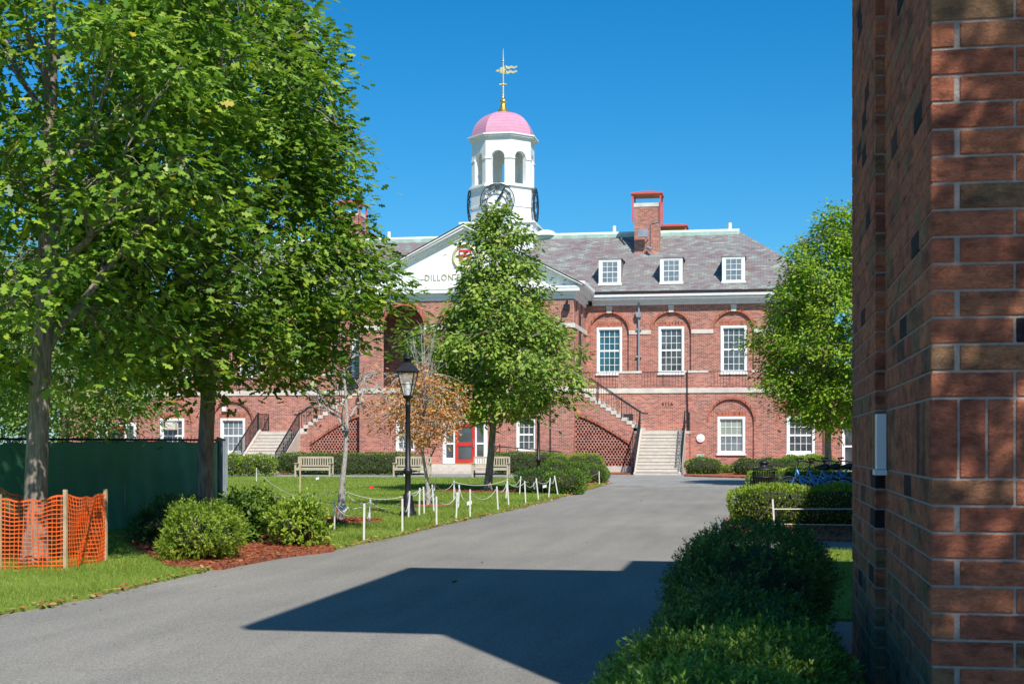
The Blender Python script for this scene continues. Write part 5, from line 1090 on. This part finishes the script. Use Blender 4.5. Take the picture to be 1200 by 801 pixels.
flag(433,571,'flagred','small red marker flag on the open lawn left of the lamp post'); flag(394,598,'flagred','small red marker flag beside the bare sapling trunk'); flag(370,561,'plastic','small white marker flag left of the bare sapling'); flag(473,557,'plastic','small white marker flag in front of the middle bench'); flag(547,589,'plastic','small white marker flag left of the conical tree'); flag(636,570,'plastic','small white marker flag among the corner stakes')
o = MB(); x, y = GD(402,26.8); o.add([(x-.09,y,.30),(x+.02,y,.22),(x+.11,y+.02,.31),(x+.0,y+.02,.39),(x-.09,y+.004,.30),(x+.02,y+.004,.22),(x+.11,y+.024,.31),(x+.0,y+.024,.39)],[(0,1,2,3),(7,6,5,4),(0,4,5,1),(1,5,6,2),(2,6,7,3),(3,7,4,0)]); tag(o.build('tree_tag', M['plastic'], loc=(x,y,.3)), 'white paper tag tied to the foot of the bare sapling', 'tag')
# bucket-like white tag hung in corner shrubs

# ---------------------------------------------------------------- LITTER BIN
x, y = GD(895,38.5); bn = empty('litter_bin', (x,y,0), 'black slatted metal litter bin with a round cap behind the box cut hedge', 'litter bin')
s = MB()
for k in range(26): a = k*2*math.pi/26; s.bar((x+.26*math.cos(a),y+.26*math.sin(a),.05),(x+.29*math.cos(a),y+.29*math.sin(a),.78),.028,.012)
for z, r in ((.06,.262),(.35,.275),(.6,.284)): s.lathe([(r,z),(r+.012,z),(r+.012,z+.03),(r,z+.03)],(x,y,0),24)
s.build('slatted_body', M['iron'], bn); s = MB(); s.lathe([(.2,.08),(.25,.6)],(x,y,0),16); s.build('liner', M['iron'], bn)
s = MB(); s.lathe([(.36,.80),(.37,.82),(.36,.85),(.12,.9),(.1,.97),(.13,.99),(.13,1.02),(.05,1.08),(0,1.09)],(x,y,0),24); s.build('lid', M['iron'], bn)

# ---------------------------------------------------------------- BICYCLES
def make_bike():
    b = empty('bicycle', (0,0,0), 'x', 'bicycle', 'blue bicycles parked behind the box hedge')
    for wx in (-.54,.54):
        s = MB(); s.tube([(wx+.32*math.cos(t),0,.34+.32*math.sin(t)) for t in np.linspace(0,2*math.pi,29)],.022,6,cap=False); wh = s.build('wheel', M['tyre'], b)
        s = MB(); s.tube([(wx+.295*math.cos(t),0,.34+.295*math.sin(t)) for t in np.linspace(0,2*math.pi,29)],.01,5,cap=False); s.tube([(wx,-.04,.34),(wx,.04,.34)],.03,8)
        for k in range(14): t = k*math.pi/7; s.bar((wx,0,.34),(wx+.295*math.cos(t),0,.34+.295*math.sin(t)),.004)
        s.build('rim', M['alu'], wh)
        s = MB(); a0, a1 = ((.1,2.4) if wx < 0 else (.6,2.9))
        for i in range(12): t0, t1 = a0+(a1-a0)*i/12, a0+(a1-a0)*(i+1)/12; s.bar((wx+.375*math.cos(t0),0,.34+.375*math.sin(t0)),(wx+.375*math.cos(t1),0,.34+.375*math.sin(t1)),.06,.008)
        s.build('mudguard', M['bikeblue'] if wx < 0 else M['alu'], b)
    s = MB(); s.tube([(.36,0,.86),(.2,0,.55),(-.05,0,.42),(-.12,0,.36)],[.034,.036,.036,.034],8); s.tube([(.34,0,.78),(.1,0,.62),(-.18,0,.56)],.024,8); s.tube([(-.12,0,.34),(-.26,0,.80)],.024,8); s.tube([(-.12,.02,.34),(-.54,.05,.34)],.016,6); s.tube([(-.12,-.02,.34),(-.54,-.05,.34)],.016,6); s.tube([(-.23,0,.68),(-.54,.05,.34)],.014,6); s.tube([(-.23,0,.68),(-.54,-.05,.34)],.014,6); s.tube([(.36,0,.92),(.40,0,.70),(.54,.05,.34)],.02,6); s.tube([(.40,0,.70),(.54,-.05,.34)],.02,6); s.build('frame', M['bikeblue'], b)
    s = MB(); s.tube([(.36,0,.86),(.33,0,1.08)],.016,6); s.tube([(.18,-.30,1.10),(.30,-.22,1.12),(.35,0,1.08),(.30,.22,1.12),(.18,.30,1.10)],.015,6); s.tube([(.18,-.30,1.10),(.08,-.31,1.10)],.022,6); s.tube([(.18,.30,1.10),(.08,.31,1.10)],.022,6); s.build('handlebar', M['iron'], b)
    s = MB(); s.tube([(-.26,0,.80),(-.29,0,.92)],.015,6); s.build('seat_post', M['alu'], b); s = MB(); s.tube([(-.42,0,.95),(-.33,0,.955),(-.2,0,.94),(-.08,0,.935)],[.07,.085,.05,.025],8); s.build('saddle', M['iron'], b)
    s = MB(); s.tube([(-.12,-.1,.34),(-.12,.1,.34)],.02,6); s.lathe([(.09,-.004),(.09,.004)],(0,0,0),16); s.v[-32:] = [(-.12+p[0],-.06+p[2],.34+p[1]) for p in s.v[-32:]]; s.bar((-.12,-.1,.34),(-.02,-.1,.22),.02); s.bar((-.12,.1,.34),(-.22,.1,.46),.02); s.box(-.06,.04,-.16,-.1,.2,.23); s.box(-.28,-.18,.1,.16,.45,.48); s.build('crankset', M['iron'], b)
    return b
k0 = make_bike()
for i, (px, d, rz, tilt, lb) in enumerate(((948,33.6,1.05,.16,'blue bicycle leaning at the left end of the bicycle row'),(962,34.1,.95,.12,'blue bicycle in the middle of the row with raised handlebar'),(977,34.6,.85,.15,'blue bicycle third from the left, overlapping its neighbour'),(994,35.0,.7,.2,'blue bicycle next to the near wall with grey mudguard'))):
    o = k0 if i == 0 else copy_tree(k0); x, y = GD(px,d); o.location = (x,y,.03); o.rotation_euler = (tilt,0,math.pi-.95+rz*.5); o['label'] = lb

# ---------------------------------------------------------------- GRASS, CHIPS AND LITTER
def inpoly(px, py, poly):
    poly = np.array(poly); c = np.zeros(len(px), bool); j = len(poly)-1
    for i in range(len(poly)):
        xi, yi = poly[i]; xj, yj = poly[j]
        m_ = ((yi > py) != (yj > py)) & (px < (xj-xi)*(py-yi)/((yj-yi) or 1e-9)+xi); c ^= m_; j = i
    return c
def scatter(poly, n, seed, near=14., power=1.6):
    rg = np.random.default_rng(seed); P_ = np.array(poly); lo, hi = P_.min(0), P_.max(0); X_, Y_ = [], []; tot = 0
    while tot < n:
        x = rg.uniform(lo[0],hi[0],200000); y = rg.uniform(lo[1],hi[1],200000); d = np.maximum(-x*SN+y*CS, near); a = np.abs((x*CS+y*SN)/d) < .45
        k = a & (rg.random(len(x)) < (near/d)**power) & inpoly(x,y,poly); X_.append(x[k]); Y_.append(y[k]); tot += k.sum()
    return np.concatenate(X_)[:n], np.concatenate(Y_)[:n], rg
def grass(name, poly, n, seed, z, label, holes=(), hh=.05):
    x, y, rg = scatter(poly, n, seed); keep = np.ones(len(x), bool)
    for h in holes: keep &= ~inpoly(x, y, h)
    x, y = x[keep], y[keep]; m_ = len(x); d = np.maximum(-x*SN+y*CS, 8); wd = np.clip(.00042*d,.005,.02); hgt = hh*rg.uniform(.5,1.3,m_)*(1+.25*np.sin(x*1.3)*np.sin(y*1.7)); a = rg.uniform(0,6.28,m_); ln = rg.normal(0,.35,(m_,2))*hgt[:,None]
    b_ = np.stack([x,y,np.full(m_,z-.005)],1); o1 = np.stack([np.cos(a)*wd/2,np.sin(a)*wd/2,np.zeros(m_)],1); tip = b_+np.stack([ln[:,0],ln[:,1],hgt],1)
    V = np.stack([b_-o1,b_+o1,tip],1).reshape(-1,3); pn = .5+.5*np.sin(x*.9+np.sin(y*.7)*2)*np.sin(y*.8+1); t = np.clip(rg.beta(2,2.5,m_)*.8+.34*(pn-.4),0,1)
    o = np_mesh(name, V, np.arange(3*m_), np.arange(0,3*m_,3), M['blade'], None, np.repeat(t,3), kind='stuff'); o['label'] = label; o['category'] = 'grass'; return o
ring = lambda c, r: [(c[0]+r*math.cos(a), c[1]+r*math.sin(a)) for a in np.linspace(0,6.28,16)[:-1]]
mh = [[G(150,641), G(200,667.5), G(262,668), G(300,660), G(345,652), G(392,646.5), G(385,636), G(330,620), G(262,611), G(180,618)], ring(BASE['ctr'],1.45), ring(BASE['aut'],.6), ring(BASE['bare'],.76), ring(BASE['oak2'],1.2), [GD(612,44.5), GD(660,45.5), GD(700,53), GD(714,57), GD(700,62), GD(640,60), GD(606,50)]]
grass('grass', lawn_out, 330000, 1, .035, 'green lawn with short mown grass left of the drive', mh)
grass('grass', [(.25,12.3),(3,12.3),(3,20.3),(.25,20.3)], 26000, 2, .035, 'small grass patch between yews and near wall')
grass('grass', [(-.4,28.3),(8,28.3),(8,50.5),(3.5,50.5),(0,47)], 12000, 3, .03, 'grass around the bin and bicycles')
def chips(name, poly, n, seed, z, mat, size, label, cat, flat=.15, power=1.6):
    x, y, rg = scatter(poly, n, seed, power=power); D = rg.normal(0,1,(n,3)); D[:,2] *= flat; U = rg.normal(0,.35,(n,3)); U[:,2] += 1
    o = leaves(name, np.stack([x,y,np.full(n,z)+rg.uniform(0,.02,n)],1), D, U, size*rg.uniform(.4,1.3,n), LEAF if cat == 'leaves' else QUAD, mat, None, kind='stuff'); o['label'] = label; o['category'] = cat; return o
chips('bark_chips', mh[0], 9000, 5, .055, M['chip'], .07, 'red bark chips under the shrubs at the drive bend', 'mulch')
chips('bark_chips', ring(BASE['ctr'],1.5), 2500, 6, .065, M['chip'], .08, 'red bark chips around the conical tree', 'mulch')
chips('bark_chips', ring(BASE['bare'],.75), 1200, 7, .065, M['chip'], .07, 'red bark chips around the bare sapling', 'mulch')
chips('bark_chips', [(-.6,3),(.64,3),(.64,10.1),(-.6,10.1)], 5000, 8, .055, M['chip'], .06, 'dark bark chips between the yews and the near wall', 'mulch')
chips('bark_chips', [(-.55,23),(3,22.3),(3,25.6),(-.6,25.6)], 4000, 9, .055, M['chip'], .07, 'bark chips in front of the box cut hedge', 'mulch')
# leaf litter: along the lawn edge, on the lawn and a few on the drive
edge = E1+E2; rg = np.random.default_rng(12); pts = []
for i in range(len(edge)-1):
    L = math.dist(edge[i], edge[i+1]); m_ = int(L*26)
    for k in range(m_): f = rg.random(); pts.append((edge[i][0]+(edge[i+1][0]-edge[i][0])*f+rg.normal(.02,.07), edge[i][1]+(edge[i+1][1]-edge[i][1])*f+rg.normal(-.02,.07), .035+.03*rg.random()))
lx, ly, _ = scatter(lawn_out, 700, 14, power=1.2); pts += [(a, b_, .07) for a, b_ in zip(lx, ly)]
lx, ly, _ = scatter([(-9,9),(-.7,9),(-.7,48),(-7,55)], 45, 15, power=1.0); pts += [(a, b_, .016) for a, b_ in zip(lx, ly)]
pts = np.array(pts); n = len(pts); D = rg.normal(0,1,(n,3)); D[:,2] *= .2; U = rg.normal(0,.4,(n,3)); U[:,2] += 1
o = leaves('fallen_leaves', pts, D, U, .07*rg.uniform(.4,1.3,n), LEAF, M['litter'], None, kind='stuff'); o['label'] = 'dry brown leaves scattered along the lawn edge'; o['category'] = 'leaves'
